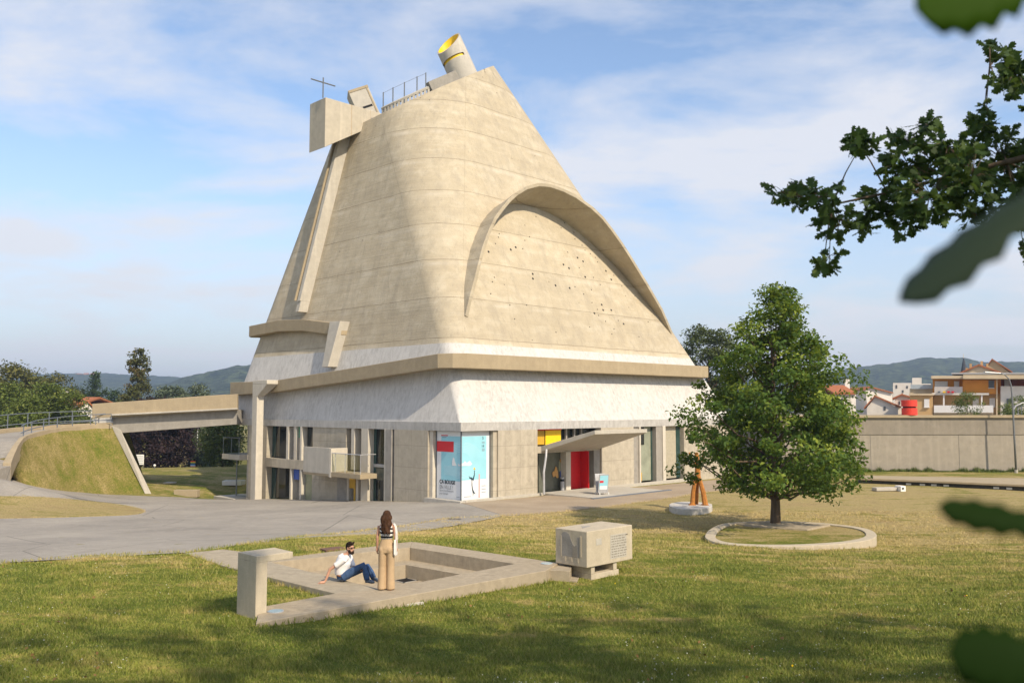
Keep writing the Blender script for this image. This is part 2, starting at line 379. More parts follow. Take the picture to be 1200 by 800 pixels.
c = n.mix(n.ramp(n.noise(11, 5, .8), [(.40, .55), (.56, 0.0)]), c, (.085, .085, .022)); c = n.mix(n.ramp(n.noise(1, 4, .6, n.map((1.2, 1.2, 3.5))), [(.5, 0.0), (.7, .4)]), c, (.25, .19, .075))  # bank gets the same painted tuft shade as dark flecks
n.bump(n.noise(16, 4, .75), .9, .08); M['bank'] = n.fin(c, .95, .1)
n = NT('grass_blades'); c, _, _ = lawn_colour(n, True); oi = n.geo.outputs['Random Per Island']
c = n.mix(n.math('MULTIPLY', oi, .5), c, n.mix(oi, (.11, .15, .025), (.46, .36, .15)))
M['blade'] = n.fin(c, .7, .15)

def axis(fine0, fine1, step, lo, hi):
    a = list(np.arange(fine0, fine1+1e-6, step)); d = step; x = fine0; lo_ = []
    while x > lo: d *= 1.35; x -= d; lo_.append(x)
    d = step; x = a[-1]; hi_ = []
    while x < hi: d *= 1.35; x += d; hi_.append(x)
    return np.array(lo_[::-1]+a+hi_)
X, Y = np.meshgrid(np.clip(axis(-48, 52, .45, -5200, 5200), -5200, 5200), np.clip(axis(-3, 92, .45, -900, 5600), -900, 5600)); Z = terr(X, Y)
Z += np.where((Y < 60) & (Y > -3), .035*(np.sin(X*1.1+Y*.7)*np.sin(Y*1.3-X*.4)), 0)*.6
xc = (X[:-1, :-1]+X[1:, 1:])/2; yc = (Y[:-1, :-1]+Y[1:, 1:])/2
hx = [p for p in hole]; hc = sum(hx, Vector())/4
inner = [hc+(p-hc)*1.14 for p in hx]
lawn = grid_mesh('lawn', X, Y, Z, M['lawn'], keep=~inpoly(xc, yc, inner)); tag(lawn, kind='structure')

def sheet(name, poly, mat, off, step=.6, skirt=True):
    """a polygon laid over the terrain, cut by a grid so that it follows the ground"""
    bm = bmesh.new(); f = bm.faces.new([bm.verts.new((p[0], p[1], 0)) for p in poly])
    bmesh.ops.triangulate(bm, faces=[f])
    xs = [p[0] for p in poly]; ys = [p[1] for p in poly]
    for ax, lo, hi in ((0, min(xs), max(xs)), (1, min(ys), max(ys))):
        k = math.ceil(lo/step)*step
        while k < hi:
            no = (1, 0, 0) if ax == 0 else (0, 1, 0); co = (k, 0, 0) if ax == 0 else (0, k, 0)
            bmesh.ops.bisect_plane(bm, geom=bm.verts[:]+bm.edges[:]+bm.faces[:], plane_co=co, plane_no=no); k += step
    vs = bm.verts[:]; h = terr(np.array([v.co.x for v in vs]), np.array([v.co.y for v in vs]))
    for v, z in zip(vs, h): v.co.z = z+off
    bmesh.ops.recalc_face_normals(bm, faces=bm.faces[:])
    if sum(f.normal.z for f in bm.faces) < 0: bmesh.ops.reverse_faces(bm, faces=bm.faces[:])
    if skirt:
        be = [e for e in bm.edges if e.is_boundary]; r = bmesh.ops.extrude_edge_only(bm, edges=be)
        for v in [g for g in r['geom'] if isinstance(g, bmesh.types.BMVert)]: v.co.z -= off+.1
    me = bpy.data.meshes.new(name); bm.to_mesh(me); bm.free(); me.materials.append(mat)
    o = bpy.data.objects.new(name, me); col.objects.link(o); return o
def smooth_poly(pts, it=2):
    for _ in range(it):
        q = []
        for i in range(len(pts)):
            a, b = pts[i], pts[(i+1) % len(pts)]; q += [a*.75+b*.25, a*.25+b*.75]
        pts = q
    return pts
n = NT('worn_asphalt'); a = n.noise(.25, 5, .6); b = n.noise(60, 3, .8); d = n.noise(3, 6, .6)
c = n.ramp(a, [(.32, (.285, .256, .215)), (.5, (.365, .328, .273)), (.66, (.44, .395, .325))])
c = n.mix(n.ramp(b, [(.35, .8), (.65, 0.0)]), c, (.18, .168, .155)); c = n.mix(n.ramp(d, [(.5, 0.0), (.7, .4)]), c, (.42, .385, .335))
cr = n.n('ShaderNodeTexVoronoi', feature='DISTANCE_TO_EDGE'); cr.inputs['Scale'].default_value = .13; n.link(n.map((1, 1, 1), vec=n.pos), cr.inputs['Vector'])
c = n.mix(n.ramp(cr.outputs[0], [(.0, .75), (.004, 0.0)]), c, (.07, .066, .06))
n.bump(b, .5, .01); M['asphalt'] = n.fin(c, .9, .25)
n = NT('beige_gravel'); a = n.noise(.5, 5); b = n.noise(45, 3, .8)
c = n.ramp(a, [(.3, (.33, .26, .18)), (.7, (.45, .36, .26))]); c = n.mix(n.ramp(b, [(.35, .7), (.62, 0.0)]), c, (.24, .19, .14))
n.bump(b, .6, .015); M['gravel'] = n.fin(c, .95, .15)
M['path_conc'] = concrete('walkway_concrete', (.42, .36, .265), stain=.35, scale=2)

G = lambda l: [onter(a, b) for a, b in l]
fac = [L(-.12, t, 0) for t in (23.5, 18, 12, 6, 0.0)]
asph_px = G([(-60, 663), (0, 660), (60, 655.5), (120, 651), (200, 647.5), (217, 648), (248, 643), (262, 641), (316, 634), (365, 628), (440, 620), (465, 617.5), (525, 607.5), (590, 604.5), (636, 602)])
asph_far = G([(560, 595), (540, 589.5)])
asph_bk = G([(270, 584.6), (210, 582.6), (150, 580.3), (95, 577), (60, 573.5), (30, 567.5), (14, 561)])
left_out = [Vector((-30.5, 50.5, 0)), Vector((-33.5, 50.5, 0)), Vector((-38, 46, 0)), Vector((-38, 30, 0)), Vector((-24, 24, 0))]
asph_poly = asph_px[1:]+asph_far+[fac[4], fac[3], fac[2], fac[1], fac[0]]+asph_bk+left_out
a_ = sheet('asphalt_forecourt', asph_poly, M['asphalt'], .02); tag(a_, kind='structure')
isl = smooth_poly(G([(-70, 580), (0, 582.5), (60, 583.5), (100, 587), (140, 591), (166, 596.5), (170, 600), (160, 603.5), (100, 605.5), (0, 607.5), (-70, 609)]))
o = sheet('lawn_island', isl, M['lawn'], .05); tag(o, kind='structure')
grav = G([(590, 604), (636, 601.5), (690, 596), (740, 590), (790, 583), (830, 576), (880, 571), (905, 568)])
grav_poly = [asph_far[1], asph_far[0]]+grav+[L(30, -4, 0), L(30, -1.2, 0), L(20, -1.1, 0), L(8, -.7, 0), L(2.5, -.5, 0)]
o = sheet('gravel_path', grav_poly, M['gravel'], .03); tag(o, kind='structure')

# ------------------------------------------------------------------ the church
church = thing('concrete_church', L(13, 13, 0), 'huge raw concrete church shaped like a leaning truncated cone on a glazed two storey base', 'church')
Ls, Lt, Zb, Zt, Sc, Tc, Rr = 29.3, 27.4, 4.0, 32.0, 13.25, 18.75, 6.5
def roofz(s, t): return 24.2+.59*s-.06*(t-14)
def rulings(n=16, m=18):
    o = []; P = lambda a: (Sc+Rr*math.cos(a), Tc+Rr*math.sin(a))
    for c, a0, nx in (((0, 0), math.pi, (Ls, 0)), ((Ls, 0), 1.5*math.pi, (Ls, Lt)), ((Ls, Lt), 2*math.pi, (0, Lt)), ((0, Lt), 2.5*math.pi, (0, 0))):
        for i in range(n+1): o.append((c, P(a0+math.pi/2*i/n)))
        for j in range(1, m): k = j/m; o.append(((c[0]+(nx[0]-c[0])*k, c[1]+(nx[1]-c[1])*k), P(a0+math.pi/2)))
    return o
RUL = rulings()
def rpt(rl, z): k = (z-Zb)/(Zt-Zb); a, b = rl; return (a[0]+(b[0]-a[0])*k, a[1]+(b[1]-a[1])*k, z)
def rtop(rl):
    z = 28.0
    for _ in range(40): s, t, _z = rpt(rl, z); z += .6*(roofz(s, t)-z)
    return z
TOP = [rtop(r) for r in RUL]
def shell_part(name, z0, z1, mat, rows):
    mb = MB(); R_ = []
    for i in range(rows+1):
        k = i/rows; R_.append([L(*rpt(rl, z0+((tp if z1 is None else z1)-z0)*k)) for rl, tp in zip(RUL, TOP)])
    mb.rings(R_, cap=False); o = mb.build(name, mat, church, smooth=True)
    return o, mb
n = NT('cone_concrete'); p = n.sepxyz(n.pos)
big = n.noise(.16, 5, .6); mid = n.noise(1.3, 6, .65); fine = n.noise(22, 3, .65)
lift = n.math('FLOOR', n.math('DIVIDE', n.math('ADD', p[2], 1.1), 1.33)); wn_ = n.n('ShaderNodeTexWhiteNoise', noise_dimensions='1D'); n.link(lift, wn_.inputs['W'])
lift2 = n.math('FLOOR', n.math('DIVIDE', n.math('ADD', p[2], 1.1), 2.66)); wn2 = n.n('ShaderNodeTexWhiteNoise', noise_dimensions='1D'); n.link(lift2, wn2.inputs['W'])
hs = n.noise(1, 5, .65, n.map((.10, .10, 2.6))); hs2 = n.noise(1, 4, .6, n.map((.25, .25, 14)))
vs = n.noise(1, 5, .6, n.map((1.5, 1.5, .05))); vs2 = n.noise(1, 4, .6, n.map((5, 5, .12)))
base = (.475, .405, .29)
c = n.mix(n.ramp(mid, [(.3, 0.0), (.7, 1.0)]), tuple(v*.84 for v in base), base)
c = n.mix(n.ramp(hs, [(.45, 0.0), (.74, .26)]), c, (.49, .44, .345))
pt_ = n.noise(.55, 7, .62, n.map((1, 1, 1.9)), dist=.5)
c = n.mix(n.ramp(pt_, [(.48, 0.0), (.66, .6)]), c, (.56, .50, .385)); c = n.mix(n.ramp(pt_, [(.34, .4), (.47, 0.0)]), c, (.375, .32, .23))
c = n.mix(n.ramp(hs2, [(.5, 0.0), (.75, .16)]), c, (.36, .305, .22))
c = n.mix(n.ramp(big, [(.4, 0.0), (.7, .45)]), c, (.42, .365, .27))
topm = n.ramp(n.math('DIVIDE', p[2], 34), [(.55, 0.0), (.92, 1.0)]); c = n.mix(n.math('MULTIPLY', topm, n.ramp(n.noise(1, 5, .65, n.map((2.2, 2.2, .07), loc=(3, 1, 0))), [(.48, 0.0), (.66, .55)])), c, (.30, .265, .205))
c = n.mix(n.ramp(vs, [(.50, 0.0), (.72, .6)]), c, (.345, .30, .23))
c = n.mix(n.ramp(vs2, [(.55, 0.0), (.75, .5)]), c, (.29, .255, .20))
c = n.mix(.32, c, n.ramp(wn2.outputs[0], [(0, .42), (1, .58)]), 'OVERLAY'); c = n.mix(.1, c, n.ramp(wn_.outputs[0], [(0, .4), (1, .6)]), 'OVERLAY')
c = n.mix(.22, c, n.ramp(fine, [(.3, .35), (.7, .65)]), 'OVERLAY')
wob = n.math('ADD', p[2], n.math('MULTIPLY', n.math('SUBTRACT', n.noise(.5, 2), .5), .10))
fr = n.math('FRACT', n.math('DIVIDE', n.math('ADD', wob, 1.1), 2.66)); j1 = n.math('LESS_THAN', fr, .016)
below = n.math('SUBTRACT', 1.0, n.math('MINIMUM', n.math('MULTIPLY', n.math('ABSOLUTE', n.math('SUBTRACT', fr, .90)), 12), 1.0))
fr2 = n.math('FRACT', n.math('DIVIDE', n.math('ADD', wob, 1.1), 1.33)); j2 = n.math('MULTIPLY', n.math('LESS_THAN', fr2, .012), .12)
jl = n.math('MAXIMUM', n.math('MULTIPLY', j1, .75), j2)
lc = n.math('MULTIPLY', below, n.ramp(n.noise(.5, 4), [(.45, 0.0), (.7, .55)]))
c = n.mix(lc, c, (.60, .55, .46)); c = n.mix(n.math('MULTIPLY', jl, n.ramp(n.noise(.9, 3), [(.3, .4), (.6, 1.0)])), c, (.20, .165, .115))
uvn = n.n('ShaderNodeUVMap'); uu = n.sepxyz(uvn.outputs[0]); fu = n.math('FRACT', n.math('MULTIPLY', uu[0], 1.0)); 
ju = n.math('MULTIPLY', n.math('LESS_THAN', fu, .010), .2); c = n.mix(ju, c, (.22, .185, .13))
vo = n.n('ShaderNodeTexVoronoi'); vo.inputs['Scale'].default_value = .62; n.link(n.pos, vo.inputs['Vector'])
c = n.mix(n.math('MULTIPLY', n.math('LESS_THAN', vo.outputs['Distance'], .035), .7), c, (.12, .10, .075))
n.bump(n.math('SUBTRACT', n.math('ADD', n.math('ADD', mid, n.math('MULTIPLY', hs, 1.5)), n.math('MULTIPLY', fine, .3)), n.math('MULTIPLY', jl, 2.0)), .5, .05)
M['cone'] = n.fin(c, .9, .18)
WZ = 9.22
cone, cone_mb = shell_part('cone_shell', WZ, None, M['cone'], 18)
uvl = cone.data.uv_layers.new(name='UVMap'); K = len(RUL)
ub = [0.0]
for i in range(K):
    a, b = RUL[i], RUL[(i+1) % K]; pa, pb = rpt(a, 16), rpt(b, 16); ub.append(ub[-1]+math.hypot(pa[0]-pb[0], pa[1]-pb[1])/3.6)
for pl in cone.data.polygons:
    for li in pl.loop_indices:
        vi = cone.data.loops[li].vertex_index; j = vi % K; u = ub[j]
        if j == 0 and any((cone.data.loops[q].vertex_index % K) == K-1 for q in pl.loop_indices): u = ub[K]
        uvl.data[li].uv = (u, vi//K)
skirt, skirt_mb = shell_part('white_skirt', 4.45, WZ, M['white'], 6)
mb = MB(); rec = [(0, 0), (Ls, 0), (Ls, Lt), (0, Lt)]; inn = [(.6, .6), (Ls-.6, .6), (Ls-.6, Lt-.6), (.6, Lt-.6)]
for i in range(4):
    j = (i+1) % 4; mb.hexa([L(*rec[i], 3.98), L(*rec[j], 3.98), L(*inn[j], 3.98), L(*inn[i], 3.98)], [L(*rec[i], 4.47), L(*rec[j], 4.47), L(*inn[j], 4.47), L(*inn[i], 4.47)])
mb.build('skirt_fascia', M['fascia'], church)
mb = MB(); mb.add([L(.55, .55, 4.02), L(Ls-.55, .55, 4.02), L(Ls-.55, Lt-.55, 4.02), L(.55, Lt-.55, 4.02)], [(3, 2, 1, 0)]); mb.build('soffit', M['grey'], church)
rimr = [L(*rpt(rl, tp-.06)) for rl, tp in zip(RUL, TOP)]
cen = sum(rimr, Vector())/K; mb = MB(); mb.add([cen+(p-cen)*.999-Vector((0, 0, .05)) for p in rimr], [tuple(range(K))]); mb.build('roof_slab', M['grey'], church)
# ray hits on the shell
bv = BVHTree.FromPolygons([tuple(v) for v in cone_mb.v]+[tuple(v) for v in skirt_mb.v], [f for f in cone_mb.f]+[tuple(i+len(cone_mb.v) for i in f) for f in skirt_mb.f])
def hit(px, py):
    r = ray(px, py).normalized(); h = bv.ray_cast(EYE, r)
    return h[0], h[1]
# arched hood on the front of the cone
arch_px = [(548, 372), (548.4, 350), (549, 328), (551.5, 310), (555, 295), (560.5, 280), (567, 266), (574.5, 256), (582, 248.5), (591, 243), (602, 240.8), (617, 242), (630, 245.5), (645, 251.5), (660, 259.5), (680, 275), (693, 286), (705, 297), (718, 309), (730, 321), (741, 334), (752, 347), (763, 360.5), (773, 373.5), (786, 391)]
prj = [0.03, .5, .85, 1.05, 1.2, 1.3, 1.42, 1.5, 1.55, 1.65, 1.75, 1.9, 2.0, 2.1, 2.15, 2.1, 2.0, 1.9, 1.75, 1.6, 1.4, 1.15, .85, .5, .05]
A = [hit(*p)[0] for p in arch_px]; inw = U*.25
front_px = [(548.7, 372), (553, 352), (559, 330), (564, 309), (568, 293), (574, 276), (582, 258), (590, 247), (598, 237), (606, 229.5), (618, 222), (632, 218.3), (645, 219.5), (660, 224.5), (675, 232), (694, 245.5), (706, 257), (717, 271), (728, 286.5), (738, 302), (748, 318.5), (757, 333), (766, 348.5), (775, 364), (786.8, 391.5)]
B = [L(*ont(p[0], p[1], toL(a)[1]-q)) for p, a, q in zip(front_px, A, prj)]
mb = MB(); th = .26; Bo = []; Ao = []
for i in range(len(A)):
    d = (A[min(i+1, len(A)-1)]-A[max(i-1, 0)]); nrm = d.cross(U).normalized()
    cdir = nrm if nrm.z > 0 or i < 3 else -nrm
    if (A[i]+cdir-A[len(A)//2]).length < (A[i]-cdir-A[len(A)//2]).length and i < 3: cdir = -cdir
    Ao.append(A[i]+inw*1.6+cdir*th); Bo.append(B[i]+cdir*th)
Ai = [a+inw for a in A]; k = len(A)
mb.rings([[Ai[i], B[i], Bo[i], Ao[i]] for i in range(k)]); mb.build('arched_hood', M['cone'], church, bevel=.03)
# small light holes on the front (shared mesh)
holes_zoom = [(352, 215), (470, 268), (485, 245), (530, 290), (535, 320), (322, 310), (300, 327), (257, 359), (234, 370), (290, 366), (130, 380), (162, 342), (176, 312), (180, 296), (568, 350), (582, 373), (607, 389), (630, 407), (640, 428), (501, 382), (547, 408), (573, 425), (481, 440), (507, 457), (555, 455), (337, 484), (338, 506), (583, 498), (622, 500), (680, 470), (717, 490), (705, 510), (653, 534), (755, 541), (444, 538), (510, 550), (535, 544), (576, 578), (612, 558), (157, 500), (148, 521), (140, 577), (816, 588), (660, 628), (667, 653), (705, 653), (626, 668), (645, 678), (615, 618), (640, 650), (678, 706), (738, 702), (763, 718), (878, 708), (604, 733), (252, 695), (308, 630), (230, 630), (718, 742), (708, 766), (835, 778), (446, 757)]
bigh = {(257, 359), (234, 370), (130, 380), (547, 408), (573, 425), (481, 440), (507, 457), (337, 484), (338, 506), (680, 470), (705, 510), (444, 538), (510, 550), (660, 628), (667, 653), (705, 653), (626, 668), (763, 718), (583, 498)}
me_h = None
for q in holes_zoom:
    h, nn_ = hit(540+q[0]/4, 200+q[1]/4)
    if h is None: continue
    if nn_.dot(ray(600, 400)) > 0: nn_ = -nn_
    if me_h is None:
        m0 = MB(); m0.tube([(0, 0, -.05), (0, 0, .012)], .1, k=10); o = m0.build('light_hole', M['dark']); o.parent = church; me_h = o.data
    else:
        o = bpy.data.objects.new('light_hole', me_h); col.objects.link(o); o.parent = church
    sc_ = .85 if q in bigh else .45
    o.matrix_local = Matrix.Translation(h-ROOT[church.name]) @ nn_.to_track_quat('Z', 'Y').to_matrix().to_4x4() @ Matrix.Diagonal((sc_, sc_, 1, 1))
# gutter ring
def ribbon(name, outer, inner, zb, ztp, mat, bevel=.03, parent=church):
    mb = MB(); mb.rings([[L(o[0], o[1], b), L(o[0], o[1], t), L(i[0], i[1], t), L(i[0], i[1], b)] for o, i, b, t in zip(outer, inner, zb, ztp)])
    return mb.build(name, mat, parent, bevel=bevel)
gout = [(28.0, 2.8), (27.3, 1.2), (26.4, .5), (18, .5), (9, .5), (.9, .5), (.15, .9), (-.3, 1.7), (-.3, 9), (-.3, 16), (-.3, 19.6), (-.3, 20.8), (-.3, 26.7), (.6, 27.6)]
gin = [(25, 3.2), (24.5, 3.0), (24, 2.6), (18, 2.6), (9, 2.6), (3, 2.6), (2.2, 2.8), (1.6, 3.4), (1.6, 9), (1.6, 16), (1.6, 19.6), (1.6, 20.8), (1.6, 25.5), (1.6, 25.8)]
gtop = [8.5, 8.52, 8.54, 8.52, 8.5, 8.47, 8.46, 8.44, 7.96, 7.53, 7.3, 7.26, 7.27, 7.27]
gbot = [7.66, 7.66, 7.66, 7.65, 7.63, 7.6, 7.6, 7.6, 7.12, 6.7, 6.46, 6.42, 6.26, 6.26]
ribbon('gutter', gout, gin, gbot, gtop, M['gutter'])
# pier that takes the gutter's water
mb = MB()
mb.lbox(-1.2, -.65, 20.85, 21.55, -2.2, 6.1)
mb.hexa([L(-1.2, 20.85, 6.1), L(-.65, 20.85, 6.1), L(-.65, 21.55, 6.1), L(-1.2, 21.55, 6.1)], [L(-1.2, 19.5, 7.0), L(-.3, 19.5, 7.0), L(-.3, 21.55, 7.0), L(-1.2, 21.55, 7.0)])
mb.lbox(-1.2, -.302, 19.5, 21.55, 7.0, 7.29); mb.build('gutter_pier', M['fin'], church, bevel=.03)
MB().lbox(-.5, -.2, 22.2, 22.45, -2.2, 6.2).build('gutter_strut', M['fin'], church)
# upper ledge gutter and its spout
e = [ons(*p, 1.1) for p in [(292, 382), (326, 375), (355, 374), (388, 378), (400, 378)]]
ribbon('ledge_gutter', [(1.6, 27.2)]+[(1.1, q[1]) for q in e], [(3.2, 26.6)]+[(2.6, q[1]) for q in e], [e[0][2]-.85]+[q[2]-.85 for q in e], [e[0][2]]+[q[2] for q in e], M['gutter'])
a, b = ons(388, 379, 1.05), ons(381.5, 431, .55)
mb = MB(); mb.hexa([L(.25, b[1], 8.1), L(.25, b[1]-.75, 8.1), L(1.5, b[1]-.75, 8.1), L(1.5, b[1], 8.1)], [L(.95, a[1]+.02, 11.3), L(.95, a[1]-1.25, 11.25), L(2.6, a[1]-1.25, 11.25), L(2.6, a[1]+.02, 11.3)]); mb.build('ledge_spout', M['pale'], church, bevel=.02)
# sloping channel down the left face
top, bot, mid_ = hit(409, 168)[0], hit(360, 366)[0], hit(362, 352)[0]
mb = MB()
def sect(p, depth, wd, up=0): q = p+Vector((0, 0, up)); return [q+V*.5, q-V*depth, q-V*depth+U*wd, q+V*.5+U*wd]
sl = (top-bot)
def lerp(k): return bot+sl*k
mb.rings([sect(lerp(.06), .85, .42), sect(lerp(1.05), .9, .42)])
mb.rings([sect(lerp(0), .75, .45), sect(lerp(.06), .75, .45)])
mb.build('rain_channel', M['pale'], church, bevel=.02)
mb = MB(); mb.rings([[q+U*.62-V*.1 for q in sect(lerp(.065), .85, .1)], [q+U*.62-V*.1 for q in sect(lerp(1.03), .9, .1)]]); mb.build('channel_lip', M['gutter'], church)
# bell box with a raked underside, cross on its corner
t0, t1 = 17.8, 19.95
prof = [(2.2, 24.62), (7.4, 27.7), (7.4, 28.42), (2.2, 28.42)]
mb = MB(); mb.rings([[L(s, t0, z) for s, z in prof], [L(s, t1, z) for s, z in prof]]); mb.build('bell_box', concrete('rust_streaked_concrete', (.52, .465, .37), stain=.22, rust=.6), church, bevel=.03)
cb = ont(380, 114, 17.9); mb = MB(); P0 = L(2.1, 18.0, 28.40); 
mb.tube([P0, P0+Vector((0, 0, 1.55))], .05, k=6); mb.build('cross_upright', M['steel'], church)
mb = MB(); mb.tube([P0+V*-1.05+Vector((0, 0, 1.17)), P0+V*1.05+Vector((0, 0, 1.17))], .05, k=6); mb.build('cross_arm', M['steel'], church)
# round light cannon
axis_ = Vector((-.41, .02, .91)).normalized(); e1 = axis_.cross(Vector((0, 1, 0))).normalized(); e2 = axis_.cross(e1).normalized()
def roofpoint(px, py, y): p = at(px, py, y); return p
cbase = at(548, 100, 72.5)
ncut = Vector((-.6, -.52, .61)).normalized(); ctop = at(525.5, 52.5, 72.3)
def cyl(name, r, mat, slot, parent=church, flip=False, r2=None):
    Nn = 48; rows = [0, 2.15, 2.40, None]; mb = MB(); P = []
    for h in rows:
        ring = []
        for j in range(Nn):
            an = 2*math.pi*j/Nn; d = e1*math.cos(an)*r+e2*math.sin(an)*r; q = cbase+d
            if h is None: hh = (ctop-q).dot(ncut)/axis_.dot(ncut)
            else: hh = h
            ring.append(q+axis_*hh)
        P.append(ring)
    for ring in P: mb.v += ring
    for i in range(3):
        for j in range(Nn):
            if i == 1 and slot:
                m_ = (P[1][j]+P[1][(j+1) % Nn])/2-(cbase+axis_*2.15)
                if m_.normalized().dot(Vector((-.62, -.78, 0))) > .30: continue
            q = (i*Nn+j, i*Nn+(j+1) % Nn, (i+1)*Nn+(j+1) % Nn, (i+1)*Nn+j); mb.f.append(q[::-1] if flip else q)
    return mb.build(name, mat, parent, smooth=True), P
oc, PO = cyl('round_light_cannon', 1.2, M['pale'], True); ic, PI_ = cyl('yellow_lining', 1.07, M['yellow'], False, oc, True)
mb = MB(); mb.v += PO[3]+PI_[3]; mb.f += [(j, (j+1) % 48, 48+(j+1) % 48, 48+j) for j in range(48)]; mb.build('cannon_lip', M['pale'], oc)
# square light cannon
m3 = Matrix.Rotation(R(-24), 3, 'Y') @ Matrix.Rotation(R(14), 3, 'Z')
cc = at(427, 127, 74.0); so = MB().box(cc, (1.78, 1.6, 3.2), m=m3).build('square_light_cannon', M['pale'], church, bevel=.03)
fy = m3 @ Vector((0, -1, 0)); fx = m3 @ Vector((1, 0, 0)); fz = m3 @ Vector((0, 0, 1))
MB().box(cc+fy*.81+fz*-.25+fx*.15, (.85, .06, .17), m=m3).build('slot', M['dark'], so)
MB().box(cc+fy*.82+fz*1.45, (1.78, .06, .22), m=m3).build('top_band', M['gutter'], so)
MB().box(cc+fy*.82+fx*.72, (.1, .05, 3.0), m=m3).build('edge_band', M['gutter'], so)
# parapet blocks and railing along the rim
fr_i = [i for i in range(K) if RUL[i][0] == (0, 0) or (RUL[i][0][1] == 0 and 0 < RUL[i][0][0] < Ls)]
front = [(rpt(RUL[i], TOP[i])) for i in range(0, 17)]
fl = [L(a_[0]+.5, a_[1]+.5, a_[2]+.3) for a_ in front]
def along(poly, d):
    acc = 0
    for i in range(len(poly)-1):
        l = (poly[i+1]-poly[i]).length
        if acc+l >= d: k = (d-acc)/l; return poly[i]*(1-k)+poly[i+1]*k, (poly[i+1]-poly[i]).normalized()
        acc += l
    return poly[-1], (poly[-1]-poly[-2]).normalized()
mb = MB(); rr = [along(fl, .1+.42*i)[0]+Vector((0, 0, .34)) for i in range(11)]; mb.tube(rr, .13, k=6); mb.build('parapet_rail', M['pale'], church)
for i in range(14):
    p, d = along(fl, .2+i*.31); MB().box(p+Vector((0, 0, .12)), (.16, .16, .45), math.atan2(d.y, d.x)).build('parapet_block', M['pale'], church)
posts = []
for d_ in (.2, 1.2, 2.2, 3.25, 4.0):
    p, d = along(fl, d_); posts.append(p+Vector((0, 0, 1.55))); MB().tube([p, p+Vector((0, 0, 1.6))], .045, k=6).build('roof_post', M['steel'], church)
MB().tube(posts, .012, k=4).build('safety_cable', M['steel'], church)
pa, da = along(fl, 4.3); pb, db = along(fl, 7.0)
MB().box((pa+pb)/2+Vector((0, 0, .35)), ((pb-pa).length, .5, .75), m=(pb-pa).normalized().to_track_quat('X', 'Z').to_matrix()).build('roof_upstand', M['grey'], church)

# ---- facade, left face (s = 0): wall front at s, recess .6
W = lambda name, s0, s1, t0, t1, z0, z1, m, bev=.012, par=church: MB().lbox(s0, s1, t0, t1, z0, z1).build(name, M[m], par, bevel=bev)
zt = 3.985; zg = -2.4
def zl(t): return -.03-.062*t
W('reveal_pier', .12, .5, 2.6, 2.9, zg, zt, 'fin'); MB().lbox(2.64, 2.95, .12, .5, zg, zt).build('reveal_pier', M['concrete'], church)
W('wall_panel', .0, .5, 2.9, 6.15, zg, zt, 'concrete')                 # beside the poster
W('fin', -.05, .55, 6.35, 6.95, zg, zt, 'grey'); W('fin', -.03, .55, 6.97, 7.12, zg, zt, 'fin')
W('window', .5, .54, 7.12, 9.0, zg, zt, 'glass'); W('window_frame', .42, .5, 7.12, 9.0, 1.55, 1.75, 'zinc')
W('window_frame', .45, .49, 8.6, 9.0, zg, zt, 'glass_green')
W('wall_panel', .46, .49, 7.3, 8.9, .75, 1.5, 'olive_door'); 
W('pier', .0, .6, 8.85, 9.6, zg, zt, 'fin')
# balcony bay
W('window', .75, .79, 9.6, 11.0, 1.25, zt, 'glass'); W('fin', .02, .7, 10.4, 10.75, 1.3, zt, 'fin'); W('wall_panel', .05, .6, 11.35, 12.3, 1.0, zt, 'concrete')
W('window', .55, .58, 11.0, 11.4, 1.25, zt, 'glass')
W('wall_panel', .06, .6, 12.3, 15.4, zg, zt, 'concrete')
W('window', .5, .53, 9.6, 12.3, zg, 1.2, 'glass'); W('colour_panel', .1, .16, 10.35, 11.1, .1, .95, 'ochre_panel')
W('fin', .05, .5, 11.0, 11.25, zg, 1.0, 'fin'); W('fin', .05, .5, 9.95, 10.2, zg, 1.0, 'fin'); W('colour_panel', .12, .18, 10.35, 10.55, zg, .1, 'ochre_panel')
W('wall_panel', .03, .6, 11.2, 12.3, zg, .95, 'grey')
bal = W('balcony_slab', -1.25, .02, 7.9, 14.4, .90, 1.2, 'gutter')
W('parapet', -1.27, -1.1, 11.35, 14.4, 1.05, 2.72, 'pale'); W('parapet', -1.27, -.0, 11.1, 11.33, .84, 2.7, 'fin')
MB().tube([L(-1.2, 11.1, 2.4), L(-1.2, 7.95, 2.4), L(-.05, 7.95, 2.4)], .03, k=6).build('rail', M['zinc'], church)
for t in (10.7, 9.6, 8.6, 7.95): MB().tube([L(-1.2, t, 1.2), L(-1.2, t, 2.4)], .02, k=5).build('rail_post', M['zinc'], church)
MB().lbox(-1.205, -1.195, 7.95, 11.1, 1.26, 2.36).build('rail_pane', M['clear'], church)
# windows left of the balcony
W('olive_pane', .3, .34, 15.4, 16.6, zg, 1.0, 'olive'); W('window', .45, .49, 15.4, 16.7, 1.65, zt, 'glass'); W('window', .5, .54, 16.5, 17.0, zg, 1.0, 'glass')
W('fin', .0, .6, 16.65, 16.9, zg, 1.0, 'fin'); W('fin', .0, .6, 16.7, 16.95, 1.65, zt, 'fin'); W('fin', .03, .6, 17.45, 17.65, 1.65, zt, 'fin')
W('colour_panel', .2, .24, 16.95, 17.45, 3.2, zt, 'green_panel'); W('back_panel', .5, .55, 16.95, 17.45, 1.65, 3.2, 'fin')
W('colour_panel', .2, .24, 17.3, 18.0, .25, 1.0, 'blue_panel'); W('back_panel', .5, .55, 16.9, 18.0, zg, .25, 'grey')
W('fin', .0, .6, 18.0, 18.2, zg, 1.0, 'fin'); W('fin', .0, .6, 18.45, 18.75, 1.65, zt, 'fin'); W('fin', .0, .6, 17.65, 17.8, 1.65, zt, 'grey')
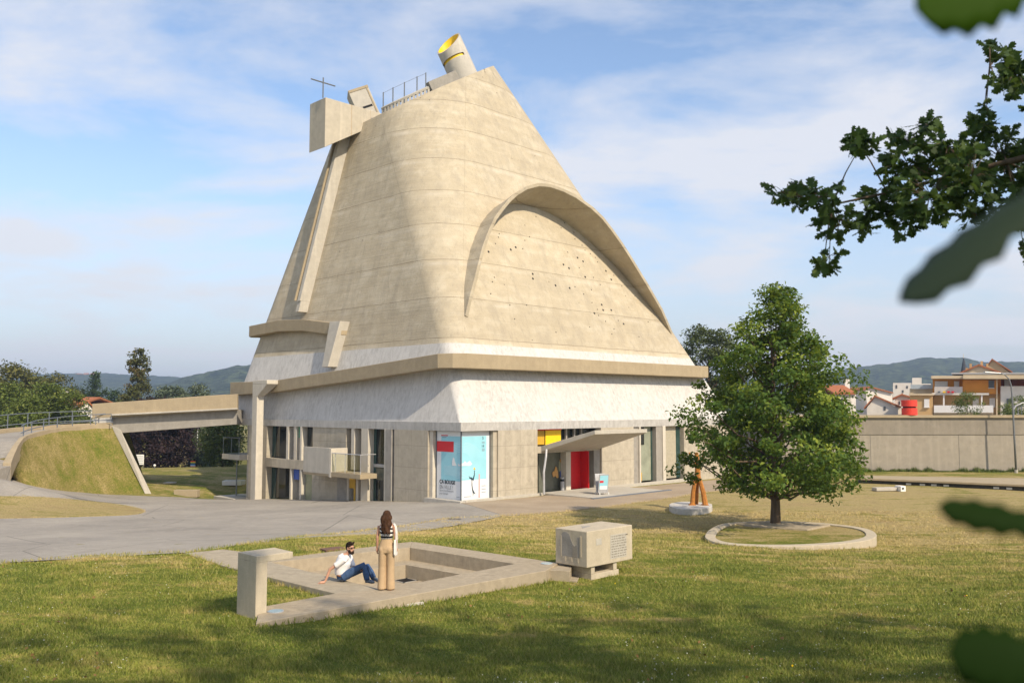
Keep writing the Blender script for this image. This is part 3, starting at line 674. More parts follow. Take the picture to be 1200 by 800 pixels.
W('window', .5, .54, 17.8, 21.5, 1.7, zt, 'glass'); W('window', .5, .54, 18.2, 21.6, zg, 1.0, 'glass')
W('window_frame', .47, .499, 21.0, 21.5, 1.7, zt, 'glass_green'); W('window_frame', .47, .499, 20.9, 21.6, zg, 1.0, 'glass_green')
W('spandrel', -.02, .62, 15.4, 21.5, 1.0, 1.65, 'concrete')
W('wall_panel', .01, .6, 21.5, 22.5, zg, zt, 'concrete')
W('wall_panel', .1, .5, 22.5, 24.3, zg, zt, 'concrete')
W('end_wall', .1, 3.5, 24.3, 24.55, zg, zt, 'grey')
# open corner with balcony at the far left
W('corner_balcony', -.6, 3.5, 24.4, 27.2, 1.35, 1.75, 'pale')
MB().lbox(-.55, 3.4, 27.1, 27.14, 1.75, 3.0).build('rail_pane', M['clear'], church); MB().lbox(-.57, -.53, 24.5, 27.1, 1.78, 3.0).build('rail_pane', M['clear'], church)
for t in (24.6, 25.8, 27.1): MB().tube([L(-.55, t, 1.7), L(-.55, t, 3.0)], .025, k=5).build('rail_post', M['steel'], church)
MB().tube([L(-.55, 24.5, 3.0), L(-.55, 27.1, 3.0), L(3.4, 27.1, 3.0)], .03, k=6).build('rail', M['steel'], church)
MB().lbox(.2, .24, 24.55, 26.3, -1.9, 1.35).build('window', M['clear'], church); MB().tube([L(.2, 26.3, -1.9), L(.2, 26.3, 1.35)], .05, k=6).build('window_frame', M['steel'], church)
W('terrace_slab', -1.0, 3.5, 24.4, 27.6, -1.75, -1.5, 'pale')
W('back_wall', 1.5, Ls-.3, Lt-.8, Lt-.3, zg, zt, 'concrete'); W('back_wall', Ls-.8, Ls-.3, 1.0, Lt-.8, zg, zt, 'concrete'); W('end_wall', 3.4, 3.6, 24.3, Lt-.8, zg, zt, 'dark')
# ---- facade, right face (t = 0)
W('wall_panel', 2.95, 6.33, .0, .5, zg, zt, 'concrete')
W('window', 6.33, 12.5, .75, .79, zg, zt, 'glass')
W('colour_panel', 6.7, 7.55, .55, .6, 3.0, zt-.03, 'ochre_panel'); W('colour_panel', 7.6, 9.05, .5, .55, 2.8, zt-.03, 'yellow'); W('cornice_panel', 6.6, 9.1, .48, .5, zt-.1, zt, 'red')
for s in (9.6, 10.4, 11.1): W('fin', s, s+.12, .55, .7, 3.0, zt, 'grey')
W('entry_lintel', 6.33, 12.5, .1, .74, 2.5, 2.9, 'concrete')
W('door_leaf', 6.95, 9.0, .5, .55, .02, 2.5, 'olive_door'); W('pier', 9.0, 9.45, .02, .6, zg, 2.5, 'fin')
dr = W('red_door', 9.45, 11.05, .55, .62, .05, 2.5, 'red'); W('door_leaf', 11.0, 11.06, -.15, .54, .05, 2.5, 'red', par=dr); W('door_handle', 9.6, 9.66, .5, .55, .9, 1.3, 'zinc', par=dr)
W('white_jamb', 11.1, 11.2, .0, .6, .05, 2.5, 'whitepaint'); W('pier', 11.85, 12.5, .1, .6, zg, 2.5, 'grey'); W('threshold_board', 11.25, 11.8, .6, .65, .05, 1.0, 'gutter')
W('wall_panel', 12.5, 16.05, .0, .5, zg, zt, 'concrete')
W('pier', 16.05, 16.7, .12, .6, zg, zt, 'grey'); W('fin', 16.7, 16.85, -.02, .6, zg, zt, 'fin')
wg = W('window', 16.85, 18.75, .45, .5, .15, zt, 'greenish'); W('window_frame', 16.85, 17.05, .42, .45, .15, 2.6, 'dark', par=wg); W('window_frame', 18.62, 18.75, .40, .45, .15, zt, 'glass_green', par=wg); W('low_panel', 17.1, 17.5, .4, .44, .15, .75, 'ochre_panel', par=wg)
W('window', 16.85, 17.8, .40, .44, 2.7, zt, 'glass')
W('pier', 18.75, 19.45, .05, .6, zg, zt, 'grey'); W('fin', 19.45, 19.8, -.04, .6, zg, zt, 'fin')
W('blind', 19.8, 21.7, .4, .44, .15, zt, 'beige_blind'); W('window', 21.7, 22.2, .38, .42, .15, zt, 'glass_green'); W('wall_panel', 22.2, Ls-.3, .0, .5, zg, zt, 'concrete')
W('plinth_kerb', .2, 24, -.22, .02, -.4, .1, 'pale'); W('plinth_kerb', -.2, .2, -.2, 3.0, -.6, .08, 'pale')
# canopy
def cz(s, t): return 2.62+(-t)*.262
mb = MB(); q = [(6.75, .2), (12.6, .2), (12.1, -4.06), (6.95, -4.06)]
mb.hexa([L(s, t, cz(s, t)-(.0 if t > 0 else -.06)) for s, t in q], [L(s, t, cz(s, t)+(.34 if t > 0 else .3)) for s, t in q]); mb.build('entrance_canopy', M['pale'], church, bevel=.02)
MB().tube([L(6.75, -.35, 2.75), L(6.6, -.45, 2.3), L(6.35, -.5, 1.4), L(6.3, -.55, .05)], .07, k=8).build('downpipe', M['zinc'], church)
# apron slab and bollard bin, stickers
W('entrance_apron', 6.6, 13.6, -4.1, -.0, -.3, .09, 'pale')
W('apron_drain', 6.4, 14.2, -4.4, -4.15, -.3, .085, 'pole_paint')

# ------------------------------------------------------------------ posters on the corner window
poster = thing('exhibition_poster', L(.35, .35, 0), 'large light blue and white exhibition poster wrapped round the glazed corner of the church', 'poster')
PZ0, PZ1 = .12, 3.90; PWl, PWr = 2.13, 2.2
def PL(a, h, off): return L(.35-off, .35+PWl*(1-a), PZ1+(PZ0-PZ1)*h)       # left panel, a 0..1 left to right
def PR(a, h, off): return L(.35+PWr*a, .35-off, PZ1+(PZ0-PZ1)*h)
def pquad(name, F_, a0, a1, h0, h1, off, m, par): return ppoly(name, F_, [(a0, h1), (a1, h1), (a1, h0), (a0, h0)], off, m, par)
def ppoly(name, F_, pts, off, m, par):
    mb = MB(); f = [F_(a, h, off) for a, h in pts]; b = [F_(a, h, off-.003) for a, h in pts]; k = len(pts)
    tri = tessellate_polygon([[Vector((a, -h, 0)) for a, h in pts]])
    mb.add(f+b, [tuple(t) for t in tri]+[(i, (i+1) % k, (i+1) % k+k, i+k) for i in range(k)]); return mb.build(name, M[m], par)
pl_ = MB().lbox(.35, .40, .36, .35+PWl, PZ0-.1, PZ1+.05).build('poster_panel', M['print_white'], poster)
pr_ = MB().lbox(.36, .35+PWr, .35, .40, PZ0-.1, PZ1+.05).build('poster_panel', M['print_white'], poster)
MB().lbox(.30, .36, .30, .36, PZ0-.1, PZ1+.05).build('corner_post', M['pole_paint'], poster)
for s0, s1, t0, t1 in ((.34, .4, 2.49, 2.55), (2.55, 2.62, .34, .4)): MB().lbox(s0, s1, t0, t1, PZ0-.1, PZ1+.05).build('edge_post', M['pole_paint'], poster)
pquad('blue_field', PL, .18, 1, .06, .735, .006, 'print_blue', pl_); pquad('blue_field', PR, 0, .9, .06, .72, .006, 'print_blue', pr_)
pquad('red_block', PL, 0, .70, .14, .30, .012, 'print_red', pl_)
pquad('caption_bar', PL, .18, .46, .045, .06, .012, 'print_red', pl_); pquad('caption_bar', PL, .22, .40, .075, .083, .012, 'print_grey', pl_)
def arcs(F_, c, rx, par, lo, hi):
    for i in range(7):
        r = 1-i*.085; mb = MB(); pts = []
        for j in range(40):
            a = 2*math.pi*j/40; x = c[0]+rx*r*math.cos(a); y = c[1]+.27*r*math.sin(a)
            pts.append((x, y))
        for j in range(40):
            x0, y0 = pts[j]; x1, y1 = pts[(j+1) % 40]
            if min(x0, x1) < lo or max(x0, x1) > hi: continue
            d = .0022; mb.add([F_(x0, y0-d, .010), F_(x1, y1-d, .010), F_(x1, y1+d, .010), F_(x0, y0+d, .010)], [(0, 1, 2, 3)])
        if mb.f: mb.build('concentric_line', M['print_pale'], par)
arcs(PL, (1.0, .42), .72, pl_, .19, 1.0); arcs(PR, (0.0, .42), .72, pr_, 0.0, .89)
for i in range(12): pquad('field_line', PL, .3, 1, .515+i*.012, .518+i*.012, .009, 'print_pale', pl_)
ppoly('white_silhouette', PL, [(.64, .505), (.64, .44), (.66, .40), (.69, .375), (.73, .40), (.76, .45), (.83, .505)], .014, 'print_white', pl_)
ppoly('white_silhouette', PL, [(.88, .505), (.87, .46), (.92, .48), (1.0, .475), (1.0, .505)], .014, 'print_white', pl_)
ppoly('white_silhouette', PR, [(0, .50), (0, .465), (.08, .46), (.13, .43), (.18, .46), (.24, .45), (.30, .43), (.36, .47), (.38, .48), (.3, .505)], .014, 'print_white', pr_)
ppoly('player_silhouette', PR, [(.27, .655), (.305, .68), (.36, .68), (.40, .70), (.385, .74), (.39, .80), (.41, .86), (.45, .90), (.50, .93), (.49, .94), (.44, .915), (.43, .94), (.41, .97), (.415, .93), (.385, .87), (.365, .80), (.37, .73), (.33, .70), (.29, .70)], .014, 'print_dark', pr_)
ppoly('player_arm', PR, [(.39, .71), (.42, .68), (.45, .64), (.455, .58), (.475, .58), (.475, .65), (.45, .70), (.43, .74)], .015, 'print_dark', pr_)
ppoly('yellow_ball', PR, [(.46+.03*math.cos(a), .555+.017*math.sin(a)) for a in [2*math.pi*i/14 for i in range(14)]], .015, 'yellow', pr_)
pquad('pink_stripe', PR, .62, .655, .64, 1.0, .015, 'print_pink', pr_)
def text(name, body, org, xdir, up, size, mat, par, sx=1.0, bold=0):
    cu = bpy.data.curves.new('text', 'FONT'); cu.body = body; cu.size = size; cu.extrude = .002; cu.offset = bold
    tmp = bpy.data.objects.new('text', cu); col.objects.link(tmp); bpy.context.view_layer.update()
    me = bpy.data.meshes.new_from_object(tmp.evaluated_get(bpy.context.evaluated_depsgraph_get())); bpy.data.objects.remove(tmp)
    xd = Vector(xdir).normalized(); ud = Vector(up).normalized(); nd = xd.cross(ud); o0 = ROOT[par.name] if par else Vector()
    for v in me.vertices: v.co = Vector(org)+xd*v.co.x*sx+ud*v.co.y+nd*v.co.z-o0
    me.materials.clear(); me.materials.append(mat); me.name = name
    o = bpy.data.objects.new(name, me); col.objects.link(o)
    if par: o.parent = par; ROOT[o.name] = o0
    return o
up = (0, 0, 1)
text('headline', 'ÇA BOUGE', PL(.12, .785, .014), -U, up, .30, M['print_dark'], pl_, .92, .009)
text('headline', 'EN VILLE !', PL(.12, .865, .014), -U, up, .30, M['print_grey'], pl_, .90)
text('subtitle', 'Sport & architecture', PL(.12, .905, .014), -U, up, .155, M['print_grey'], pl_, .95)
text('subtitle', 'pour demain', PL(.12, .95, .014), -U, up, .155, M['print_grey'], pl_, .95)
text('date', '5', PR(.74, .115, .014), V, up, .24, M['print_dark'], pr_); text('date', '14', PR(.71, .235, .014), V, up, .22, M['print_dark'], pr_)
for i, h in enumerate((.15, .165, .255, .27, .285)): pquad('date_line', PR, .73, .83, h, h+.006, .014, 'print_grey', pr_)
for i, h in enumerate((.82, .87, .915)): pquad('small_print', PR, .72, .72+.16, h, h+.007, .014, 'print_grey', pr_)
pquad('small_print', PL, .82, .95, .965, .972, .014, 'print_grey', pl_); pquad('small_print', PR, .1, .35, .965, .971, .014, 'print_grey', pr_)

# door stickers (plain ochre shapes), notice, standing ashtray, sandwich board
for (px, py), lab in (((640, 553), 'ochre paper cutout on the dark pane beside the grey downpipe'), ((651, 554), 'ochre paper cutout in the middle of the olive glass door'), ((660, 541.5), 'highest ochre paper cutout, on the olive glass door near the red door')):
    tt = .465 if px > 640 else .74; g = ont(px, py, tt)
    mb = MB(); k = 16; rr = [.30+.09*math.sin(3*a+px)+.05*math.sin(5*a) for a in [2*math.pi*i/k for i in range(k)]]
    pts = [(g[0]+rr[i]*.9*math.cos(2*math.pi*i/k), g[2]+rr[i]*math.sin(2*math.pi*i/k)) for i in range(k)]
    mb.rings([[L(s, tt, z) for s, z in pts], [L(s, tt-.012, z) for s, z in pts]]); tag(mb.build('paper_cutout', M['sticker']), lab, 'sticker', 'ochre cutouts on the entrance glass')
g = ont(658.5, 551, .48); nt_ = thing('notice', L(g[0], .48, g[2]), 'pale notice with blue symbol on the glass beside the red door', 'notice')
MB().lbox(g[0]-.28, g[0]+.28, .485, .498, g[2]-.05, g[2]+.6).build('notice_sheet', M['olive'], nt_); MB().lbox(g[0]-.2, g[0]+.22, .478, .484, g[2]-.42, g[2]-.03).build('blue_symbol', M['blue_panel'], nt_); MB().lbox(g[0]-.05, g[0]+.1, .472, .477, g[2]-.36, g[2]-.1).build('white_mark', M['whitepaint'], nt_)
b0 = ont(659, 576, .2); bn = thing('ash_bin', L(b0[0], .2, .09), 'narrow grey cylindrical ash bin standing beside the glass door', 'bin')
MB().tube([L(b0[0], .2, .09), L(b0[0], .2, .65)], .13, k=14).build('bin_body', M['zinc'], bn, smooth=False); MB().tube([L(b0[0], .2, .65), L(b0[0], .2, .80)], .12, k=14).build('bin_slot_band', M['dark'], bn); MB().tube([L(b0[0], .2, .80), L(b0[0], .2, .9)], .13, k=14).build('bin_lid', M['zinc'], bn)
sb = onz(705.5, 579, .09); sbt = thing('sandwich_board', sb, 'white framed sandwich board with blue poster standing on the entrance slab', 'sign')
xd = Vector((.93, .36, 0)); yd = Vector((-.36, .93, 0)); mxx = Matrix((xd, yd, Vector((0, 0, 1)))).transposed()
for sg in (-1, 1):
    mt = mxx @ Matrix.Rotation(R(-10*sg), 3, 'X'); c_ = sb+yd*(.2*sg)+Vector((0, 0, .66))
    fr = MB().box(c_, (.66, .04, 1.15), m=mt).build('board_leaf', M['zinc'], sbt, bevel=.01)
    if sg == -1:
        fo = mt @ Vector((0, -1, 0)); fz_ = mt @ Vector((0, 0, 1)); fx_ = mt @ Vector((1, 0, 0))
        MB().box(c_+fo*.024+fz_*.08, (.54, .008, .85), m=mt).build('board_poster', M['print_blue'], fr); MB().box(c_+fo*.031+fz_*.13-fx_*.14, (.24, .006, .13), m=mt).build('red_block', M['print_red'], fr); MB().box(c_+fo*.031-fz_*.24, (.5, .006, .22), m=mt).build('white_field', M['print_white'], fr)
    for e_ in (-1, 1): MB().tube([sb+yd*(.31*sg)+xd*(.3*e_), sb+yd*(.28*sg)+xd*(.3*e_)+Vector((0, 0, .14))], .025, k=6).build('leg', M['whitepaint'], sbt)

# ------------------------------------------------------------------ embankment, ramp and footbridge on the left
Cc = [at(131, 500, 66.4), at(112, 501.5, 65.9), at(95, 503, 65), at(76, 504.8, 63.5), at(60, 507, 62), at(45, 510, 60.5), at(33, 514, 59), at(27, 517.5, 57.6), at(21, 526, 56), at(16, 537, 54.5), at(12.5, 546, 53)]
Bs = [onter(a, b) for a, b in ((176, 578), (158, 579), (130, 578.5), (100, 577), (75, 575), (55, 572.8), (40, 570), (29, 567), (21, 564.3), (15, 561.8), (11, 559))]
Dd = [Vector((-30.5, 69.9, Cc[0].z)), Vector((-32.6, 69.6, 0)), Vector((-34.2, 68.6, 0)), Vector((-35.4, 66.4, 0)), Vector((-36, 64.2, 0)), Vector((-36.4, 61.8, 0)), Vector((-36.5, 59, 0)), Vector((-36.6, 57.4, 0)), Vector((-36.5, 55.8, 0)), Vector((-36.3, 54, 0)), Vector((-36, 52, 0))]
for a_, b_ in zip(Cc, Dd): b_.z = a_.z
mb = MB(); rows = []
for i, (c_, b_, d_) in enumerate(zip(Cc, Bs, Dd)):
    row = [b_-Vector((0, 0, .15))]
    for k in (.06, .15, .3, .5, .7, .85, .95, 1.0):
        q = b_*(1-k)+c_*k; q.z = b_.z+(c_.z-b_.z)*(k*k*(3-2*k)*.45+k*.55)+.04*math.sin(i*2.1+k*7); row.append(q)
    e_ = d_+(d_-c_).normalized()*5; e_.z = tz(e_.x, e_.y)-.2; row += [d_-Vector((0, 0, .03)), e_]; rows.append(row)
w_ = len(rows[0]); 
for r_ in rows: mb.v += r_
mb.f += [(i*w_+j, (i+1)*w_+j, (i+1)*w_+j+1, i*w_+j+1) for i in range(len(rows)-1) for j in range(w_-1)]
o = mb.build('embankment', M['bank'], smooth=True); tag(o, kind='structure')
mb = MB(); mb.rings([[c_+Vector((0, 0, .02)), c_*.02+d_*.98+Vector((0, 0, .02))] for c_, d_ in zip(Cc, Dd)], cap=False); mb.f = [(2*i, 2*i+1, 2*i+3, 2*i+2) for i in range(len(Cc)-1)]
e0 = Vector((-30.4, 46.6, 0)); e1r = Vector((-36.0, 45.0, 0))
for q in (e0, e1r): q.z = tz(q.x, q.y)+.03
mb.add([Cc[-1]+Vector((0, 0, .02)), Dd[-1]+Vector((0, 0, .02)), e1r, e0], [(0, 1, 2, 3)])
mb.add([Cc[-1]+Vector((0, 0, .02)), e0, e0-Vector((0, 0, .5)), Cc[-1]-Vector((0, 0, 1.2))], [(0, 1, 2, 3)])
o = mb.build('ramp_surface', M['asphalt']); tag(o, kind='structure')
bridge = thing('footbridge', at(200, 500, 68), 'pale concrete footbridge with solid parapet running from the grass bank into the church', 'bridge')
def slabpx(name, pts, y0, y1, m, par, bev=.02):
    f = [at(a, b, y0) for a, b in pts]; b = [p+Vector((0, y1-y0, 0)) for p in f]; mb = MB(); mb.rings([f, b]); return mb.build(name, m, par, bevel=bev)
slabpx('parapet', [(108, 490), (278, 480.5), (278, 461.5), (108, 473)], 66.3, 66.6, M['gutter'], bridge)
slabpx('parapet_foot', [(130, 487), (278, 479.5), (278, 477.8), (130, 485)], 66.1, 66.32, M['pale'], bridge)
slabpx('deck_beam', [(131, 508), (278, 497), (278, 480), (131, 486)], 66.75, 69.3, M['grey'], bridge)
slabpx('parapet', [(112, 489), (270, 480.5), (270, 461.5), (112, 473)], 69.4, 69.7, M['gutter'], bridge)
ww = thing('wing_wall', Bs[0], 'slanting pale concrete wing wall propping the grass bank under the footbridge', 'wall')
mb = MB(); q = [at(130, 498, 66.35), at(141.5, 503.5, 66.35), onter(177.5, 578.5), onter(170, 578.5)]
mb.rings([q, [p+Vector((-1.7, 3.2, 0)) for p in q]]); mb.build('wall_edge', M['pale'], ww, bevel=.03)
kb = thing('ramp_kerb', Cc[4], 'low pale concrete kerb wall along the edge of the grass bank', 'kerb')
nrm = [(Dd[i]-Cc[i]).normalized() for i in range(len(Cc))]
mb = MB(); mb.rings([[c_-n_*.02-Vector((0, 0, .9)), c_-n_*.02+Vector((0, 0, h_)), c_+n_*w2+Vector((0, 0, h_)), c_+n_*w2-Vector((0, 0, .9))] for c_, n_, h_, w2 in zip(Cc, nrm, [.26]*8+[.24, .22, .2], [.22]*7+[.26, .32, .4, .45])]); mb.build('kerb_wall', M['gutter'], kb, bevel=.02)
kb2 = thing('ramp_kerb', Dd[4], 'concrete kerb on the far side of the ramp under the longer railing', 'kerb')
mb = MB(); mb.rings([[d_-Vector((0, 0, .4)), d_+Vector((0, 0, .32)), d_+n_*.3+Vector((0, 0, .32)), d_+n_*.3-Vector((0, 0, .4))] for d_, n_ in zip(Dd, nrm)]); mb.build('kerb_wall', M['gutter'], kb2, bevel=.02)
def railing(name, pts, h, lab, cat='railing', step=1.6, rails=(1.0, .25), r=.035, m='pole_paint'):
    t = thing(name, pts[0], lab, cat); 
    for k in rails: MB().tube([p+Vector((0, 0, h*k)) for p in pts], r, k=6).build('rail', M[m], t)
    tot = sum((pts[i+1]-pts[i]).length for i in range(len(pts)-1)); d = 0
    while d <= tot: p, _ = along(pts, d); MB().tube([p-Vector((0, 0, .1)), p+Vector((0, 0, h))], r*1.1, k=6).build('post', M[m], t); d += step
    return t
railing('handrail', [c_+n_*.15+Vector((0, 0, .40)) for c_, n_ in zip(Cc[:8], nrm)], .62, 'short dark metal handrail on the kerb along the top of the grass bank', step=1.55)
railing('handrail', [d_+n_*.15+Vector((0, 0, .3)) for d_, n_ in zip(Dd[1:], nrm[1:])]+[Vector((-37, 44, 1.6))], 1.0, 'long dark metal railing on the far side of the ramp', step=1.9)
g0, g1 = at(112, 499, 66.0), at(130, 498.5, 66.0)
gt = thing('rail_gate', g0, 'small dark metal rail frame at the mouth of the footbridge', 'gate')
MB().tube([g0, g0+Vector((0, 0, .85)), g1+Vector((0, 0, .85)), g1], .035, k=6).build('gate_frame', M['pole_paint'], gt); MB().tube([g0+Vector((0, 0, .4)), g1+Vector((0, 0, .4))], .025, k=6).build('gate_bar', M['pole_paint'], gt)
# small things on the lawn beyond the bridge
p = onter(217, 581.5); t = thing('concrete_bench', p, 'low pinkish concrete block bench at the edge of the forecourt beneath the footbridge', 'bench')
MB().box(p+Vector((0, .35, .2)), (1.85, .6, .56), R(-4)).build('bench_block', M['gutter'], t, bevel=.03)
p = onter(274, 568); t = thing('skylight_box', p, 'low white open frame on the shaded grass beside the church corner', 'skylight'); mb = MB()
for dx, dy, sx, sy in ((0, -.5, 1.6, .12), (0, .5, 1.6, .12), (-.74, 0, .12, .88), (.74, 0, .12, .88)): mb.box(p+Vector((dx, dy, .2)), (sx, sy, .36))
mb.build('frame', M['whitepaint'], t, bevel=.01); MB().box(p+Vector((0, 0, .1)), (1.35, .86, .04)).build('glazing', M['glass'], t)
p = onter(199, 566); tag(MB().box(p+Vector((0, 0, .04)), (.8, .8, .1)).build('drain_cover', M['pale'], bevel=.01), 'flat pale square cover in the grass beyond the footbridge', 'drain cover')
p = at(163.5, 553, 84); p.z = tz(p.x, p.y); t = thing('notice_board', p, 'white notice board on two posts in front of the purple tree', 'sign')
MB().box(p+Vector((0, 0, .85)), (.75, .05, .95)).build('board', M['whitepaint'], t, bevel=.01)
for dx in (-.3, .3): MB().tube([p+Vector((dx, .05, -.1)), p+Vector((dx, .05, 1.2))], .03, k=6).build('post', M['steel'], t)
for i in range(4): MB().box(p+Vector((0, -.03, .55+i*.2)), (.6, .012, .05)).build('text_strip', M['print_grey'], t)
p = at(181, 552, 83); p.z = tz(p.x, p.y); t = thing('globe_lamp', p, 'small white globe lamp low on the grass under the purple tree', 'lamp')
MB().tube([p, p+Vector((0, 0, .22))], .06, k=8).build('stem', M['steel'], t); MB().ell(p+Vector((0, 0, .32)), (.12, .12, .12)).build('globe', M['whitepaint'], t, smooth=True)
p = at(226, 550, 92); p.z = tz(p.x, p.y); t = thing('play_panel', p, 'rainbow striped panel far off under the footbridge', 'play panel')
for i, m_ in enumerate(('print_pink', 'print_blue', 'blue_panel', 'green_panel', 'yellow', 'red')): MB().box(p+Vector((0, 0, .12+i*.1)), (.5, .08, .095)).build('coloured_stripe', M[m_], t)
p = at(231, 530, 110); p.z = tz(p.x, p.y); t = thing('lamp_post', p, 'white lamp post seen far off between the purple tree and the green tree', 'street lamp')
MB().tube([p, p+Vector((0, 0, 5))], [.09, .06], k=8).build('pole', M['whitepaint'], t); MB().box(p+Vector((.2, 0, 5.0)), (.6, .2, .1)).build('lamp_head', M['whitepaint'], t)
p = at(230, 530, 118); p.z = tz(p.x, p.y); tag(MB().box(p+Vector((0, 0, .9)), (7, .3, 2.6)).build('garden_wall', M['gutter']), 'sunlit beige garden wall far off behind the purple tree', 'wall')

# ------------------------------------------------------------------ sunken seating pit
pit = thing('seating_pit', hc, 'sunken square concrete seating pit with wide rim and stepped ledges', 'seating pit')
ho = [p.copy() for p in hole]                  # back, left, front, right
def rimpoly(pts): return [(p.x, p.y) for p in pts]
ro = rim_out
def bottom(x, y): return tz(x, y)-.35
mb = MB(); mb.prism(rimpoly([ro[0], ro[1], ro[2], ho[3], ho[2], ro[8], ro[9]]), bottom, PIT_Z); mb.build('front_rim', M['slab'], pit, bevel=.015)
mb = MB(); mb.prism(rimpoly([ro[2], ro[3], ho[0], ho[3]]), bottom, PIT_Z-.003); mb.build('back_rim', M['slab'], pit, bevel=.015)
mb = MB(); mb.prism(rimpoly([ro[3], ro[4], ho[1], ho[0]]), bottom, PIT_Z-.001); mb.build('back_rim', M['slab'], pit, bevel=.015)
def walkz(x, y):
    d = (Vector((x, y, 0))-Vector((ro[5].x, ro[5].y, 0))).length; return PIT_Z-.005
mb = MB(); mb.prism(rimpoly([ro[4], ro[5], ro[6], ro[7], ro[8], ho[2], ho[1]]), bottom, lambda x, y: max(PIT_Z-.005, tz(x, y)+.045)); mb.build('walkway', M['path_conc'], pit, bevel=.015)
def inset(k0, z, zb, nm, wl):
    cB, cL, cF, cR = ho; e1_ = (cL-cB).normalized(); e2_ = (cR-cB).normalized()
    a = wl
    q = [cB+e1_*a+e2_*a, cL-e1_*a+e2_*a, cF-e1_*a-e2_*a, cR+e1_*a-e2_*a]
    return q
def ringslab(outer, inn_, z1, z0, nm):
    mb = MB()
    for i in range(4):
        j = (i+1) % 4; a, b, c_, d_ = outer[i], outer[j], inn_[j], inn_[i]
        mb.hexa([Vector((p.x, p.y, z0)) for p in (d_, c_, b, a)], [Vector((p.x, p.y, z1)) for p in (d_, c_, b, a)])
    return mb.build(nm, M['slab'], pit)
i1 = inset(0, 0, 0, '', .62); i2 = inset(0, 0, 0, '', 1.0)
ringslab([p+(p-hc)*.03 for p in ho], i1, 1.02, .3, 'ledge')
mb = MB(); mb.prism(rimpoly([p+(p-hc)*.03 for p in i1]), .3, .66); mb.build('pit_floor', M['slab'], pit)
q = onz(475, 680, .66); 
for dx, dy, a_, b_ in ((-.22, 0, .06, .5), (.22, 0, .06, .5), (0, .22, .5, .06), (0, -.22, .5, .06)): MB().box(q+V*dx+U*dy+Vector((0, 0, -.012)), (a_, b_, .05), R(45)).build('drain_edge', M['grey'], pit)
MB().box(q+Vector((0, 0, .008)), (.4, .4, .012), R(45)).build('drain_hole', M['dark'], pit)
for (px, py), lab in (((323, 716), 'round pale blue glass ground light in the rim beside the concrete pylon'), ((640.5, 660), 'round pale blue glass ground light at the pit corner beside the carved block')):
    p = onz(px, py, PIT_Z); t = thing('ground_light', p, lab, 'ground light'); MB().tube([p+Vector((0, 0, -.05)), p+Vector((0, 0, .012))], .16, k=24).build('light_ring', M['zinc'], t); MB().tube([p+Vector((0, 0, -.04)), p+Vector((0, 0, .018))], .135, k=24).build('light_glass', flat('frosted_blue_glass', (.30, .42, .48), .2, .5), t)
p = onter(390, 644.5); tag(MB().box(p+Vector((0, 0, .03)), (.62, .42, .06), R(38)).build('manhole_cover', flat('rusty_brown_iron', (.16, .09, .06), .8, .3), bevel=.01), 'rusty brown iron manhole cover in the dry grass behind the pit', 'manhole cover')
p = onter(481, 707); tag(MB().box(p+Vector((0, 0, .015)), (.42, .42, .06), R(36)).build('paving_plate', M['pale'], bevel=.01), 'small pale square plate in the grass in front of the pit rim', 'plate')
# pylon
pf = onz(299, 729, 1.22); t = thing('concrete_pylon', pf, 'slim concrete pylon shaped like an inverted L at the end of the pit rim', 'monument')
mb = MB(); z0, z1 = 1.0, 2.47
def fr_(a, b, z): return Vector((pf.x, pf.y, 0))+V*a+U*b+Vector((0, 0, z))
mb.hexa([fr_(0, 0, z0), fr_(.24, 0, z0), fr_(.24, .74, z0), fr_(0, .74, z0)], [fr_(0, 0, z1-.13), fr_(.24, 0, z1-.13), fr_(.24, .74, z1-.13), fr_(0, .74, z1-.13)]); mb.build('upright', M['monument'], t, bevel=.01)
mb = MB(); mb.hexa([fr_(0, 0, z1-.132), fr_(.80, 0, z1-.132), fr_(.80, .74, z1-.132), fr_(0, .74, z1-.132)], [fr_(0, 0, z1), fr_(.80, 0, z1), fr_(.80, .74, z1), fr_(0, .74, z1)]); mb.build('top_arm', M['monument'], t, bevel=.01)
# carved block
pb = onz(693, 684.5, .95); blk = thing('carved_block', pb, 'pale concrete memorial block carved with the small outline of a church, raised on a plinth', 'monument')
def kb_(a, b, z): return Vector((pb.x, pb.y, 0))+V*a+U*b+Vector((0, 0, z))
def kbox(name, a0, a1, b0, b1, z0, z1, m, bev=.012, par=None):
    mb = MB(); mb.hexa([kb_(a0, b0, z0), kb_(a1, b0, z0), kb_(a1, b1, z0), kb_(a0, b1, z0)], [kb_(a0, b0, z1), kb_(a1, b0, z1), kb_(a1, b1, z1), kb_(a0, b1, z1)]); return mb.build(name, m, par or blk, bevel=bev)
kbox('plinth', 0, 1.10, 0, .95, .6, 1.19, M['monument']); kbox('foot', .0, .14, .0, .95, 1.19, 1.39, M['monument']); kbox('foot', .88, 1.02, .0, .95, 1.19, 1.39, M['monument'])
bz0, bz1 = 1.385, 2.27; ba0, ba1, bb0, bb1 = -.22, 1.62, -.05, 1.0
bdy = kbox('carved_body', ba0, ba1, bb0, bb1, bz0, bz1, M['monument'], .018)
def kface(name, pts, depth, m, off=0.0):   # on the left face, u 0..1 left->right, v 0..1 bottom->top
    mb = MB(); f = [kb_(ba0-off, bb1+(bb0-bb1)*u, bz0+(bz1-bz0)*v) for u, v in pts]; mb.rings([[p-V*depth for p in f], [p+V*.004 for p in f]]); return mb.build(name, m, bdy)
outl = [(.20, .24), (.20, .82), (.24, .90), (.32, .93), (.40, .91), (.46, .86), (.50, .74), (.56, .60), (.62, .55), (.66, .58), (.70, .58), (.70, .80), (.76, .82), (.76, .24)]
kface('relief_panel', outl, .006, M['grey'])
